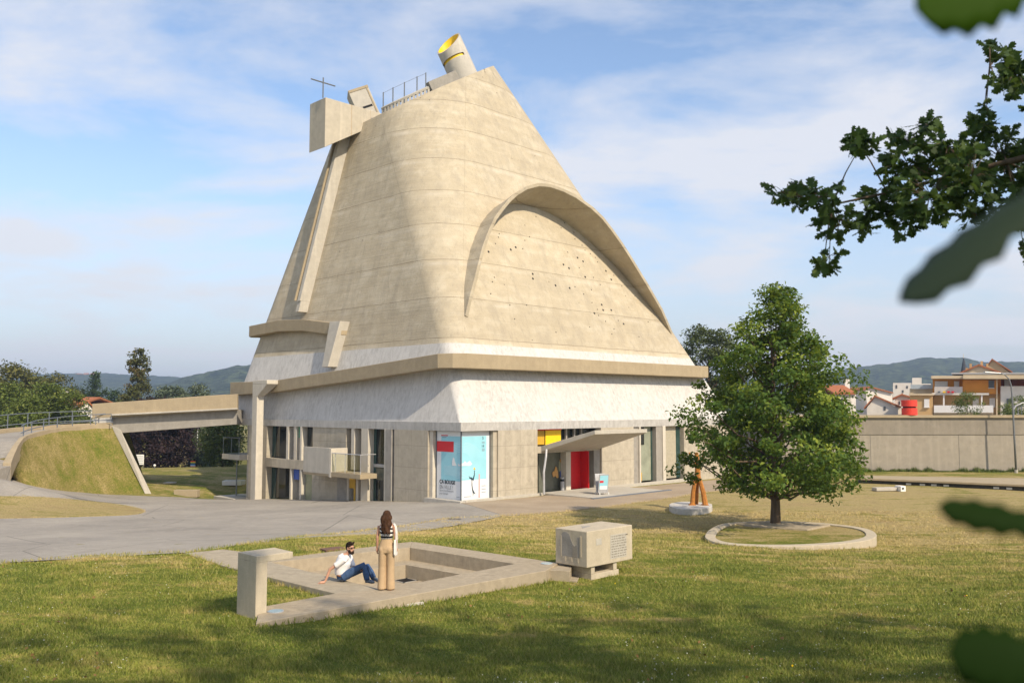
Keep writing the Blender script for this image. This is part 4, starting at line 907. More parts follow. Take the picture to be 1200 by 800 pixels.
edge = lambda nm, pts, wd: [kface(nm, [(a[0]-wd, a[1]-wd), (a[0]+wd, a[1]-wd*.2), (b[0]+wd, b[1]+wd*.2), (b[0]-wd, b[1]+wd)], .014, M['monument']) for a, b in zip(pts, pts[1:])]
edge('relief_edge', [(.19, .22), (.19, .80)], .012); edge('relief_edge', [(.81, .28), (.81, .84)], .016)
for u in (.26, .46, .66): kface('relief_tooth', [(u-.02, .22), (u+.08, .24), (u+.08, .10), (u+.04, .10), (u+.04, .19), (u-.02, .18)], .012, M['monument'])
kface('relief_hook', [(.12, .48), (.18, .47), (.18, .43), (.15, .42)], .012, M['monument']); kface('relief_shadow', [(.55, .24), (.55, .56), (.62, .55), (.70, .57), (.70, .24)], .009, M['wallr'])
def kright(name, a0, a1, v0, v1, d_, m): mb = MB(); f = [kb_(ba0+(ba1-ba0)*a, bb0, bz0+(bz1-bz0)*v) for a, v in ((a0, v0), (a1, v0), (a1, v1), (a0, v1))]; mb.rings([f, [p-U*d_ for p in f]]); return mb.build(name, m, bdy)
kright('inset_plate', .19, .31, .58, .76, .006, M['pale']); kright('text_panel', .50, .86, .12, .80, .004, M['pale'])
rr_ = random.Random(3)
mt_ = flat('engraved_letter', (.25, .225, .18), .9, .1)
for row in range(9):
    a = .525; v = .735-row*.072; mb = MB()
    while a < .83:
        wl = rr_.choice((.012, .03, .04, .055)); 
        k_ = int(wl/.011)+1
        for i in range(k_):
            f = [kb_(ba0+(ba1-ba0)*x_, bb0, bz0+(bz1-bz0)*v_) for x_, v_ in ((a+i*.011, v), (a+i*.011+.006, v), (a+i*.011+.006, v+.034), (a+i*.011, v+.034))]; mb.rings([f, [p-U*.007 for p in f]])
        a += k_*.011+.014
    mb.build('engraved_line', mt_, bdy)
mb = MB(); f = [kb_(ba0+(ba1-ba0)*a, bb0+(bb1-bb0)*b, bz1) for a, b in ((.22, .45), (.34, .50), (.52, .62), (.36, .72), (.30, .60), (.26, .55))]; mb.rings([f, [p+Vector((0, 0, .004)) for p in f]]); mb.build('top_hollow', M['grey'], bdy)
p = onz(662, 682, .98); t = thing('concrete_step', p, 'small shaded concrete step joining the pit rim to the carved block plinth', 'step')
mb = MB(); q = [onz(645, 683, 1.0), onz(676, 685, 1.0), onz(686, 668, 1.0), onz(655, 668, 1.0)]; mb.prism(rimpoly(q), .7, 1.10); mb.build('step_block', M['slab'], t, bevel=.012)
mb = MB(); q = [onz(643, 669, 1.3), onz(668, 670, 1.3), onz(672, 660, 1.3), onz(654, 660, 1.3)]; mb.prism(rimpoly(q), .7, 1.33); mb.build('rim_end', M['slab'], t, bevel=.012)

# ------------------------------------------------------------------ tree ring, plank, plinth, sculpture
RZ = .52
ring_px = [(825.5, 630), (827, 624), (833, 618.5), (845, 613), (865, 610.8), (905, 609.8), (945, 611), (975, 613), (1005, 616.5), (1022, 620.5), (1028, 625.5), (1026, 629.5), (1015, 633), (990, 636.5), (950, 639), (915, 639.7), (885, 639.3), (858, 637.8), (838, 635.2)]
rp_ = smooth_poly([onz(a, b, RZ) for a, b in ring_px], 2)
ring = thing('tree_ring', sum(rp_, Vector())/len(rp_), 'low oval concrete kerb ring round the foot of the big leafy tree', 'tree ring')
rc = ROOT[ring.name]; mb = MB(); rgs = []
for i, p in enumerate(rp_):
    d = rp_[(i+1) % len(rp_)]-rp_[i-1]; nn_ = Vector((-d.y, d.x, 0)).normalized()
    if nn_.dot(rc-p) < 0: nn_ = -nn_
    zb = tz(p.x, p.y)-.2; q = p+nn_*.38
    rgs.append([Vector((p.x, p.y, zb)), Vector((p.x, p.y, RZ)), Vector((q.x, q.y, RZ)), Vector((q.x, q.y, zb))])
mb.rings(rgs+[rgs[0]], cap=False); mb.build('ring_kerb', M['monument'], ring, bevel=.02)
mb = MB(); mb.prism([(q.x, q.y) for q in [p+(rc-p).normalized()*.2 for p in rp_]], -.1, RZ-.05); o = mb.build('ring_lawn', M['lawn']); tag(o, kind='structure')
q = [onz(862, 611.5, RZ+.05), onz(905, 610.4, RZ+.05), onz(973, 613.5, RZ+.05), onz(946, 618.8, RZ+.05), onz(882, 614.6, RZ+.05)]
t = thing('concrete_plank', q[2], 'flat grey concrete slab lying across the back of the tree ring', 'slab'); mb = MB(); mb.prism(rimpoly(q), .25, RZ+.02); mb.build('slab', M['slab'], t, bevel=.02)
pz = .30; pp = smooth_poly([onz(a, b, pz) for a, b in ((783, 591.5), (787, 588.6), (800, 587.2), (815, 587.6), (834, 589.3), (835, 593), (826, 595.5), (805, 596.5), (790, 594.8))], 1)
t = thing('round_plinth', sum(pp, Vector())/len(pp), 'white rounded plinth on the dry grass under the orange sculpture', 'plinth'); mb = MB(); mb.prism(rimpoly(pp), -.2, pz); mb.build('plinth_slab', flat('chalky_concrete', (.50, .475, .43), .8, .2, var=.15), t, bevel=.03)
mt_ = flat('orange_timber', (.42, .17, .035), .6, .3, var=.3, sc_=9)
b0 = onz(818, 591.5, pz); scl = thing('timber_sculpture', b0, 'tall orange timber sculpture standing on the white plinth behind the leafy tree', 'sculpture')
def sp(dx, dz, dy=0): return b0+Vector((dx, dy, dz))
for nm, pts, r_ in (('leg', [sp(-.30, 0), sp(-.24, .7), sp(-.08, 1.5)], [.13, .11, .10]), ('leg', [sp(.36, 0, -.1), sp(.26, .7, -.05), sp(.05, 1.5)], [.15, .13, .10]), ('leg', [sp(.02, 0, .5), sp(.02, .8, .3), sp(.0, 1.5)], [.11, .1, .1]), ('trunk', [sp(0, 1.4), sp(.02, 2.1), sp(-.05, 2.7)], [.16, .14, .10]), ('arm', [sp(0, 2.1), sp(.3, 2.4), sp(.34, 2.8)], [.09, .08, .05]), ('arm', [sp(0, 2.0), sp(-.28, 2.25), sp(-.42, 2.7)], [.09, .08, .05])): MB().tube(pts, r_, k=7).build(nm, mt_, scl, bevel=.01)
for dx in (-.3, .36): MB().box(sp(dx, .02), (.34, .26, .05)).build('foot_plate', mt_, scl)

# ------------------------------------------------------------------ vegetation helpers
def leaf_mat(name, dark, mid, light, trans=.25, spec=.18):
    n = NT(name); at_ = n.n('ShaderNodeAttribute', attribute_name='tint'); c = n.ramp(at_.outputs['Fac'], [(0, dark), (.5, mid), (1, light)])
    n.fin(c, .6, spec); tl = n.n('ShaderNodeBsdfTranslucent'); n.link(n.mix(.5, c, (min(1, light[0]*1.6), min(1, light[1]*1.7), light[2])), tl.inputs[0])
    ms = n.n('ShaderNodeMixShader'); ms.inputs[0].default_value = trans; n.link(n.b.outputs[0], ms.inputs[1]); n.link(tl.outputs[0], ms.inputs[2]); n.link(ms.outputs[0], n.o.inputs[0]); return n.m
def unit(a): return a/np.maximum(np.linalg.norm(a, axis=-1, keepdims=True), 1e-9)
def leaf_quads(pos, size, out=None, up=.35, aspect=.55, fold=.18):
    N = len(pos); nr = unit(rng.normal(size=(N, 3))+np.array([0, 0, up*2])+(out*0.9 if out is not None else 0)); ax = unit(np.cross(nr, rng.normal(size=(N, 3)))); sd_ = np.cross(nr, ax)
    l = (size*rng.uniform(.7, 1.3, N))[:, None]; b = pos-ax*l*.5; t = pos+ax*l*.5; m_ = pos+ax*l*.05+nr*l*fold
    return np.stack([b, m_+sd_*l*aspect*.5, t, m_-sd_*l*aspect*.5], 1).reshape(-1, 3)
def lump(p, f, seed):
    return np.array([mnoise.noise(Vector((float(a)*f+seed, float(b)*f-seed, float(c)*f))) for a, b, c in p])
def tree(name, base, h, wid, prof, lab, cat, mats, nclus=260, per=45, lsize=.13, csp=.35, crown0=.15, group=None, trunk_r=None, shell=.55, lean=0, seed=1, lumpy=1.0, cdx=0.0, hollow=.35, branches=28, up=.35, tcore=.0, flatten=.7):
    """prof(k): crown half width (0..1 of wid) at crown height fraction k"""
    g = np.random.default_rng(seed); t = thing(name, base, lab, cat, group); bx, by, bz = base
    cz0 = bz+h*crown0; ch = h*(1-crown0); C = []
    while len(C) < nclus:
        k = g.uniform(0, 1); w_ = prof(k)
        if g.uniform() > (w_+.12): continue
        a = g.uniform(0, 2*math.pi); rr = w_*wid*(hollow+(1-hollow)*g.uniform()**shell)
        q = np.array([math.cos(a), math.sin(a), k*2.2])
        lm = 1+lumpy*.34*mnoise.noise(Vector((q[0]*1.3+seed*3.1, q[1]*1.3, q[2]*1.5)))+lumpy*.2*mnoise.noise(Vector((q[0]*3.1+seed, q[1]*3.1, q[2]*3.7)))
        rr *= lm; C.append((bx+cdx+math.cos(a)*rr+lean*k, by+math.sin(a)*rr, cz0+k*ch))
    C = np.array(C); ct_ = g.uniform(0, 1, nclus); npc = g.integers(int(per*.5), int(per*1.5), nclus)
    idx = np.repeat(np.arange(nclus), npc); N = len(idx)
    sprd = csp*g.uniform(.65, 1.35, nclus)[idx][:, None]
    off = unit(g.normal(size=(N, 3)))*(g.uniform(0, 1, (N, 1))**.45)*sprd*1.5*np.array([1, 1, flatten])
    P = C[idx]+off; cen_ = np.array([bx, by, bz+h*.45]); ou = unit(C[idx]-cen_)
    ti = np.clip(.30+.45*ct_[idx]**2+.22*g.normal(size=N)*.6+.1*off[:, 2]/csp, 0, 1)
    fast('crown', leaf_quads(P, lsize, ou, up), 4, mats[0], t, ti)
    tr = trunk_r or h*.022; mb = MB(); top_ = np.array([bx+lean*.7, by, bz+h*.82]); tp = [Vector((bx, by, bz-.2)), Vector((bx+tr*.2, by, bz+h*.12)), Vector((bx-tr*.3, by, bz+h*.3)), Vector((bx+tr*.2+lean*.3, by, bz+h*.55)), Vector(top_)]
    mb.tube(tp, [tr*1.35, tr, tr*.8, tr*.5, tr*.12], k=10)
    for i in g.choice(nclus, min(branches, nclus), replace=False):
        c_ = Vector(C[i]); kz = max(crown0*.8, min(.75, (c_.z-bz)/h-.12-.1*g.uniform())); s_ = Vector((bx+lean*kz*.6, by, bz+h*kz)); d = c_-s_; m_ = s_+d*.5+Vector((0, 0, -.06*d.length)); r0 = tr*.42*(1-kz*.7)
        mb.tube([s_, s_+d*.25, m_, s_+d*.8, c_], [r0, r0*.8, r0*.6, r0*.35, r0*.12], k=6)
    mb.build('trunk', mats[1], t, smooth=True); return t
def bark(name, c): n = NT(name); v = n.noise(1, 5, .7, n.map((9, 9, 1.6))); n.bump(v, .8, .03); return n.fin(n.ramp(v, [(.35, tuple(x*.55 for x in c)), (.65, c)]), .95, .1)
BK = bark('grey_brown_bark', (.16, .12, .085))
LM = leaf_mat('oak_leaves', (.028, .062, .011), (.07, .130, .022), (.30, .35, .05), .28)
hb = onter(910, 626); hb.z += .1
hprof = lambda k: float(np.interp(k, [0, .06, .16, .28, .42, .56, .70, .82, .92, 1.0], [.55, .86, 1.0, 1.0, .90, .72, .47, .32, .24, .10]))
tree('leafy_tree', (hb.x-.05, hb.y, hb.z), 10.15, 4.35, hprof, 'broad bright green leafy tree standing inside the oval concrete ring', 'tree', (LM, BK), nclus=430, per=78, lsize=.19, csp=.36, cdx=.35, crown0=.165, trunk_r=.19, seed=11, branches=70, hollow=.2, shell=.6, lumpy=2.1)

# ------------------------------------------------------------------ right side: wall, channel, terrace, lamp, drum
def zy(py, y): return ZC+(477-py)*y/FPX
wl = thing('retaining_wall', (45, 72, 0), 'long grey concrete retaining wall with a pale coping below the orange flats', 'wall')
MB().box((54, 72.3, 1.48), (64, .6, 3.6)).build('lower_wall', M['wallr'], wl); MB().box((54, 72.25, 3.80), (64, .62, 1.36)).build('upper_wall', concrete('upper_wall_concrete', (.29, .255, .205), stain=.3, streak=.6), wl, bevel=.01); MB().box((54, 72.2, 4.59), (64.1, .9, .22)).build('coping', M['gutter'], wl, bevel=.02)
for i in range(1, 9): MB().box((22+i*7.2, 71.99, 1.5), (.02, .03, 3.5)).build('joint', M['grey'], wl)
tr_ = MB().box((82, 116, 2.1), (120, 87.0, 4.6)).build('upper_street', M['asphalt']); tag(tr_, kind='structure')
ch = thing('stone_platform', onter(1100, 565), 'long low concrete platform with small white lamps set in its dark front', 'platform')
q = [onz(1008, 559.8, .5), onz(1100, 563.3, .5), onz(1215, 568.3, .5), onz(1330, 574, .5), onz(1330, 562, .5), onz(1215, 560.2, .5), onz(1100, 558.4, .5), onz(1008, 556.7, .5)]
mb = MB(); mb.prism(rimpoly(q), .36, .5); mb.build('platform_top', M['gutter'], ch, bevel=.02)
qi = [Vector((p.x, p.y+.35, 0)) for p in q[:4]]+[Vector((p.x, p.y-.1, 0)) for p in q[4:]]; mb = MB(); mb.prism(rimpoly(qi), -.2, .37); mb.build('platform_face', flat('dark_stone', (.09, .085, .07), .9, .1, var=.3), ch)  # whole front face in one dark stone colour
for px in (1068, 1084, 1097, 1172, 1187, 1112):
    k = np.interp(px, [1008, 1100, 1215], [0, 1, 2]); i = int(k); p = qi[i]*(1-(k-i))+qi[i+1]*(k-i); MB().box((p.x, p.y-.03, .20), (.32, .05, .12), math.atan2(qi[i+1].y-qi[i].y, qi[i+1].x-qi[i].x)).build('recessed_lamp', M['whitepaint'], ch)
p = onter(1042, 575.5); t = thing('pale_bench', p, 'low pale concrete bench slab with a round hole in its end on the dry grass', 'bench')
d_ = Vector((math.cos(R(22)), math.sin(R(22)), 0)); MB().box(p+Vector((-.15, .2, .13)), (1.55, .55, .2), R(10)).build('seat_slab', M['pale'], t, bevel=.02); MB().box(p+Vector((.75, .1, .17)), (.35, .62, .34), R(10)).build('end_block', M['whitepaint'], t, bevel=.02); MB().tube([p+Vector((.78, -.25, .2)), p+Vector((.76, -.17, .2))], .06, k=10).build('round_hole', M['dark'], t)
cx_, cy_ = at(1066, 480, 72.2).x, 72.25; t = thing('red_drum', (cx_, cy_, 4.7), 'bright red ventilation drum in two tiers on top of the retaining wall', 'vent')
MB().tube([(cx_, cy_, 4.70), (cx_, cy_, 5.28)], .60, k=28).build('lower_drum', M['drum'], t); MB().tube([(cx_, cy_, 5.28), (cx_, cy_, 5.40)], .50, k=24).build('gap', M['dark'], t); MB().tube([(cx_, cy_, 5.40), (cx_, cy_, 5.93)], .61, k=28).build('upper_drum', M['drum'], t)
lp = [at(1191, 556, 70.3), at(1188.5, 510, 70.3), at(1186.5, 470, 70.3), at(1185, 452, 70.3), at(1182.5, 444, 70.3), at(1177, 438.5, 70.3), at(1170, 437, 70.3)]
t = thing('street_lamp', lp[0], 'slender grey street lamp with curved top in front of the retaining wall', 'street lamp'); lp[0].z = tz(lp[0].x, lp[0].y)-.1
MB().tube(lp, [.085, .075, .065, .06, .05, .05, .045], k=8).build('pole', M['steel'], t, smooth=True); MB().box(lp[-1]+Vector((-.5, 0, .02)), (1.3, .28, .1), m=Matrix.Rotation(R(4), 3, 'Y')).build('lamp_head', M['zinc'], t, bevel=.03); MB().tube([lp[0], lp[0]+Vector((0, 0, .35))], .13, k=8).build('base', M['pale'], t)
rl0 = at(1189, 488, 73.2); railing('street_railing', [Vector((rl0.x, 73.2, 4.42)), Vector((62, 73.2, 4.42))], 1.05, 'dark grey barred street railing above the wall at the right edge', step=.3, rails=(1.0, .15), r=.03)
a0 = at(1187, 478, 73.0); t = thing('bent_pipe_rail', a0, 'curved pale pipe rail arching up beside the street railing', 'railing'); MB().tube([Vector((a0.x, 73, 4.4)), Vector((a0.x, 73, 5.1)), Vector((a0.x+.25, 73, 5.45)), Vector((a0.x+.8, 73, 5.7)), Vector((a0.x+3, 73, 5.75)), Vector((a0.x+3.2, 73, 4.4))], .05, k=8).build('pipe', M['zinc'], t, smooth=True)

# ------------------------------------------------------------------ buildings beyond the wall
def plaster(name, c): return flat(name, c, .9, .15, var=.10, sc_=.8)
PL_OR, PL_BE, PL_CR, PL_WH = plaster('orange_plaster', (.64, .27, .05)), plaster('beige_plaster', (.52, .34, .16)), plaster('cream_plaster', (.58, .47, .32)), plaster('white_plaster', (.66, .62, .56))
TILE = concrete('terracotta_roof_tiles', (.42, .155, .07), stain=.4, streak=.4)
WIN = flat('grey_window_pane', (.08, .09, .10), .12, .5); SHUT = flat('white_shutter', (.72, .70, .68), .6, .3, var=.05)
AXPX = [None]
def atn(px, py, yf, pxc=None):
    """point seen at px,py on a vertical plane square to the sight line through column pxc, at depth yf"""
    pxc = pxc if pxc is not None else AXPX[0]
    if pxc is None: return at(px, py, yf), Vector((0, 1, 0))
    a = math.atan((pxc-600)/FPX); nv = Vector((math.sin(a), math.cos(a), 0)); r = ray(px, py); return EYE+r*((yf/math.cos(a))/r.dot(nv)), nv
def pb_(name, x0, x1, y0, y1, yf, dep, m, par, bev=0):   # box given by its front outline and its real distance
    q = [atn(a, b, yf) for a, b in ((x0, y1), (x1, y1), (x1, y0), (x0, y0))]; nv = q[0][1]; f = [p[0] for p in q]
    mb = MB(); mb.rings([f, [p+nv*dep for p in f]]); return mb.build(name, m, par, bevel=bev)
Yb = 100.0
AXPX[0] = 1140
ob = thing('orange_flats', at(1140, 487, Yb), 'orange and cream apartment block with white balconies above the retaining wall', 'building')
mw = pb_('wall', 1093, 1173, 444, 489, Yb+.75, 9, PL_OR, ob); pb_('lower_wall', 1092.8, 1173.2, 461, 489, Yb+.72, 9.1, PL_BE, ob)
pb_('bay_wall', 1128, 1168, 445, 461.5, Yb-.1, 1.4, PL_OR, ob); pb_('side_wing', 1066, 1093, 462.5, 489, Yb-.6, 8, PL_BE, ob); pb_('wing_roof', 1065, 1094, 461, 463, Yb-.9, 8.5, PL_CR, ob); pb_('wing_upper', 1066, 1093, 455, 461.2, Yb+2.5, 6, PL_CR, ob); pb_('glass_rail', 1067, 1092, 450.5, 455.5, Yb+2.3, .1, flat('pale_glass_rail', (.42, .47, .50), .2, .5), ob)
pb_('white_block', 1172.6, 1225, 452.3, 489, Yb-.2, 9, PL_WH, ob); pb_('loggia_back', 1172.7, 1225, 444, 452.4, Yb+1.6, 6, flat('brown_red_plaster', (.24, .07, .04), .9, .1), ob)
rf = pb_('roof', 1091, 1128.5, 440.2, 443.6, Yb-.9, 11, PL_CR, ob, .03); pb_('roof', 1128.4, 1225, 439.2, 443.8, Yb-1.3, 11.5, PL_CR, ob, .03); pb_('roof_edge', 1115, 1225, 436.6, 438.2, Yb+.5, 8, M['zinc'], ob)
for x0, x1, y0, y1, yf, m_ in ((1095.5, 1110.5, 446.5, 460.5, Yb+.65, SHUT), (1118, 1124, 446.5, 453.5, Yb+.65, SHUT), (1158.5, 1165, 445.5, 454.3, Yb-.2, WIN), (1083, 1089, 467.3, 476.8, Yb-.7, SHUT), (1159.5, 1166, 466.3, 476.5, Yb+.62, SHUT), (1140, 1147, 466, 476, Yb+.62, SHUT), (1179.5, 1185.5, 467, 474.5, Yb-.3, WIN), (1177, 1183, 445, 452, Yb+1.5, SHUT)):
    wf = pb_('window', x0, x1, y0, y1, yf, .1, m_, ob); pb_('sill', x0-.5, x1+.5, y1, y1+.8, yf-.08, .16, PL_WH, wf)
pb_('balcony_slab', 1092, 1159, 460.2, 462.6, Yb-.6, 2.0, PL_WH, ob); pb_('balcony_front', 1095, 1128, 453, 460.3, Yb-.55, .08, flat('frosted_balcony_panel', (.55, .50, .46), .3, .4), ob); pb_('balcony_front', 1094.5, 1164, 474.8, 483.2, Yb-.7, .12, SHUT, ob); pb_('balcony_slab', 1094, 1164, 483.2, 485, Yb-.6, 2, PL_CR, ob)
for x in (1106, 1150.5): pb_('post', x-.9, x+.9, 462.6, 475, Yb-.5, .18, SHUT, ob)
for x, m_ in ((1105, 'yellow'), (1110, 'red'), (1115, 'print_red'), (1099, 'pole_paint')): pb_('flower_box', x, x+3, 458.2, 460, Yb-.8, .2, M[m_], ob)
pb_('downpipe', 1167.5, 1169, 443, 486, Yb-.35, .14, PL_CR, ob)
def gable(name, xl, xr, ye, yt, ybm, yf, dep, wm, lab, cat='building', hip=0, wins=(), xt=None):
    t = thing(name, at((xl+xr)/2, ybm, yf), lab, cat); xt = xt if xt is not None else (xl+xr)/2
    AXPX[0] = (xl+xr)/2; nv = atn(xl, ye, yf)[1]; f = [atn(a, b, yf)[0] for a, b in ((xl, ybm), (xr, ybm), (xr, ye), (xt, yt), (xl, ye))]; mb = MB(); mb.rings([f, [p+nv*dep for p in f]]); mb.build('wall', wm, t)
    ov = nv*-.35; e = (f[2]-f[4]).normalized()*.35; up_ = Vector((0, 0, .22))
    for a, b in ((f[4]-e, f[3]), (f[3], f[2]+e)):
        dz = Vector((0, 0, -.12)) ; mb = MB(); q = [a+ov+dz, b+ov, b+ov+up_, a+ov+dz+up_]; mb.rings([q, [p+nv*(dep+.7) for p in q]]); mb.build('roof', TILE, t)
    for x0, x1, y0, y1 in wins: pb_('window', x0, x1, y0, y1, yf-.05, .1, WIN, t)
    return t
def slope_house(name, xl, xr, ye, yr, ybm, yf, dep, wm, lab, wins=(), chim=()):
    t = thing(name, at((xl+xr)/2, ybm, yf), lab, 'house'); AXPX[0] = None; pb_('wall', xl, xr, ye, ybm, yf, dep, wm, t); a, b = at(xl-1, ye, yf-.4), at(xr+1, ye, yf-.4); h = at(xl, yr, yf+dep/2).z; up_ = Vector((0, 0, .25))
    r1, r2 = Vector((a.x, yf+dep/2, h)), Vector((b.x, yf+dep/2, h)); mb = MB(); mb.hexa([a, b, r2, r1], [a+up_, b+up_, r2+up_, r1+up_]); a2, b2 = a+Vector((0, dep+.8, 0)), b+Vector((0, dep+.8, 0)); mb.hexa([r1, r2, b2, a2], [r1+up_, r2+up_, b2+up_, a2+up_]); rf = mb.build('roof', TILE, t)
    for x in chim: c_ = at(x, yr, yf+dep/2); MB().box(c_+Vector((0, 0, .3)), (.7, .7, 1.6)).build('chimney', PL_WH, rf)
    for x0, x1, y0, y1 in wins: pb_('window', x0, x1, y0, y1, yf-.05, .1, WIN, t)
    return t
gable('gabled_house', 1127, 1170, 437.5, 428, 446, 125, 8, PL_CR, 'cream gabled house with rust stains rising just behind the orange flats', xt=1148)
gable('gabled_house', 1153, 1184, 437, 421, 450, 150, 8, plaster('tan_plaster', (.46, .33, .19)), 'tall tan gable with a steep roof behind the orange flats, right of the spire', xt=1163)
AXPX[0] = 1145
for x, y0 in ((1133, 431), (1137.5, 426), (1150.5, 423), (1157, 426)): tag(pb_('chimney_stack', x-1.4, x+1.4, y0, 440, 131+x % 3, 1.0, PL_BE, None), {1133: 'shortest of the tan chimney stacks, beside the dark spire', 1137.5: 'tan chimney stack just right of the dark spire', 1150.5: 'tallest tan chimney stack above the cream gable', 1157: 'rightmost tan chimney stack, against the tall tan gable'}[x], 'chimney', 'chimneys behind the orange flats')
s0 = at(1130, 440, 210); t = thing('church_spire', s0, 'slim dark slate church spire with a pale tip behind the flats', 'spire'); zt_ = at(1130, 419.5, 210).z
mb = MB(); mb.tube([s0, Vector((s0.x, s0.y, zt_))], [.95, .1], k=8); mb.build('slate_spire', flat('dark_slate', (.05, .055, .07), .7, .3), t); MB().tube([Vector((s0.x, 210, zt_-.2)), Vector((s0.x, 210, zt_+1.0))], .08, k=6).build('finial', PL_WH, t); MB().box((s0.x, 210, s0.z-3), (2.1, 2.1, 6.6)).build('tower', M['grey'], t)
t = thing('white_block', at(1057, 470, 140), 'white flat roofed block of flats left of the orange flats', 'building'); AXPX[0] = 1060; pb_('wall', 1046.5, 1068, 448.5, 482, 140, 10, PL_WH, t); pb_('stair_tower', 1069, 1080, 442.5, 470, 143, 6, PL_WH, t); pb_('rear_wall', 1066, 1091, 449.5, 470, 147, 8, PL_WH, t)
for x0, x1, y0, y1 in ((1049.5, 1051.5, 451, 455), (1057, 1059, 457, 460), (1062, 1064, 452, 455)): pb_('window', x0, x1, y0, y1, 139.95, .1, WIN, t)
gable('small_house', 1049, 1067, 467, 462.5, 492, 118, 9, PL_WH, 'small white gabled house between the red drum and the slanting tiled roof', 'house', wins=((1053, 1055, 470, 474),))
gable('tiled_house', 1016, 1052.5, 478, 464, 492, 112, 10, PL_WH, 'white house with a long slanting terracotta roof left of the red drum', 'house', xt=1026, wins=((1035.5, 1038, 476, 480.5),))
t = thing('white_long_house', at(1034, 470, 132), 'long white rendered house behind the slanting tiled roof', 'house'); f = [at(1018, 490, 132), at(1046, 490, 132), at(1046, 460, 132), at(1020, 453.5, 132), at(1014, 456, 132)]; mb = MB(); mb.rings([f, [p+Vector((0, 7, 0)) for p in f]]); mb.build('wall', PL_WH, t); mb = MB(); q = [at(1012, 456, 131.6), at(1020, 452.6, 131.6), at(1047, 459.6, 131.6), at(1047, 460.6, 131.6), at(1020, 453.8, 131.6), at(1012, 457, 131.6)]; mb.rings([q, [p+Vector((0, 8, 0)) for p in q]]); mb.build('roof', TILE, t)
slope_house('orange_roofed_house', 978, 1003, 462, 453, 492, 124, 9, PL_WH, 'house with a bright orange tiled roof peeping out from behind the leafy tree', wins=((986, 988, 466, 471),), chim=(992,))
# ------------------------------------------------------------------ left background house
slope_house('red_roofed_house', 70, 96, 474, 467, 500, 128, 10, PL_WH, 'white house with a red tiled roof behind the left hand trees', chim=(80,))
gable('red_roofed_villa', 91, 108, 479, 470, 502, 126, 8, PL_WH, 'white gabled villa with red roof and chimneys beside the footbridge parapet', 'house', xt=103)

# ------------------------------------------------------------------ background trees
LO = leaf_mat('olive_tree_leaves', (.05, .06, .016), (.11, .115, .032), (.21, .19, .06), .2)
LG = leaf_mat('fresh_tree_leaves', (.045, .072, .015), (.115, .155, .034), (.23, .25, .06), .22)
LD = leaf_mat('conifer_needles', (.022, .040, .016), (.05, .08, .03), (.09, .12, .045), .1)
LS = leaf_mat('sequoia_needles', (.045, .05, .016), (.09, .10, .028), (.19, .12, .045), .1)
LP = leaf_mat('purple_beech_leaves', (.012, .008, .010), (.03, .018, .02), (.06, .036, .036), .12)
LC = leaf_mat('cedar_needles', (.05, .07, .04), (.10, .13, .075), (.18, .20, .11), .1)
PN = leaf_mat('pine_needles', (.035, .055, .018), (.085, .11, .036), (.16, .18, .065), .12)
rnd = lambda k: max(.05, math.sqrt(max(0, 1-(2*k-.9)**2/1.21)))
con = lambda k: .04+.96*(1-k)**.85
def bt(name, px, ptop, wpx, y, prof, lab, mats, base=None, cat='tree', group='trees beyond the ramp', **kw):
    p = at(px, ptop, y); gz = base if base is not None else tz(p.x, p.y); return tree(name, (p.x, p.y, gz), p.z-gz, wpx/2*y/FPX, prof, lab, cat, mats, group=group, **kw)
bt('broadleaf_tree', 16, 429, 105, 125, rnd, 'big dull olive green tree at the far left, tallest of those behind the ramp', (LO, BK), nclus=300, per=55, lsize=.42, csp=1.0, crown0=.1, seed=21, branches=20)
bt('broadleaf_tree', 60, 441, 70, 132, rnd, 'olive green tree with a ragged top right of the tallest olive tree', (LO, BK), nclus=190, per=50, lsize=.42, csp=1.0, crown0=.1, seed=22, branches=16)
bt('broadleaf_tree', 12, 452, 66, 96, rnd, 'fresh green bushy tree nearest the left edge above the ramp railing', (LG, BK), nclus=210, per=50, lsize=.32, csp=.75, crown0=.06, seed=23, branches=16)
bt('broadleaf_tree', 58, 451, 52, 92, lambda k: .15+.85*rnd(k*.8+.1), 'fresh green pointed tree above the middle of the ramp railing', (LG, BK), nclus=190, per=48, lsize=.30, csp=.65, crown0=.05, seed=24, branches=16)
bt('broadleaf_tree', 86, 461, 30, 90, lambda k: .15+.85*rnd(k*.8+.1), 'slim fresh green tree just left of the red roofed villa', (LG, BK), nclus=110, per=44, lsize=.28, csp=.5, crown0=.05, seed=25, branches=12)
bt('broadleaf_tree', 34, 468, 50, 88, rnd, 'low bright green tree between the railing and the olive trees', (LG, BK), nclus=130, per=46, lsize=.30, csp=.65, crown0=.03, seed=36, branches=12)
bt('garden_shrub', 103, 480, 20, 84, rnd, 'small green shrub below the villa at the bridge mouth', (LG, BK), nclus=50, per=40, lsize=.2, csp=.4, crown0=.03, seed=37, branches=6, cat='shrub')
bt('conifer', 112, 437, 20, 170, con, 'dark pointed conifer rising left of the sequoia', (LD, BK), base=-4, nclus=160, per=40, lsize=.5, csp=.7, crown0=.05, seed=26, branches=10, up=-.3)
for i, (px, ptop, wpx, y, lab) in enumerate(((78, 452, 34, 175, 'dark green round tree left of the pointed conifer'), (97, 450, 30, 180, 'dark green tree just behind the pointed conifer'), (132, 456, 44, 165, 'dark green wide tree between conifer and sequoia'), (52, 446, 24, 190, 'distant grey green tree above the olive tree'))):
    bt('far_tree', px, ptop, wpx, y, rnd, lab, (LD if i != 3 else LC, BK), base=-4, nclus=110, per=42, lsize=.5, csp=1.0, crown0=.05, seed=40+i, branches=8)
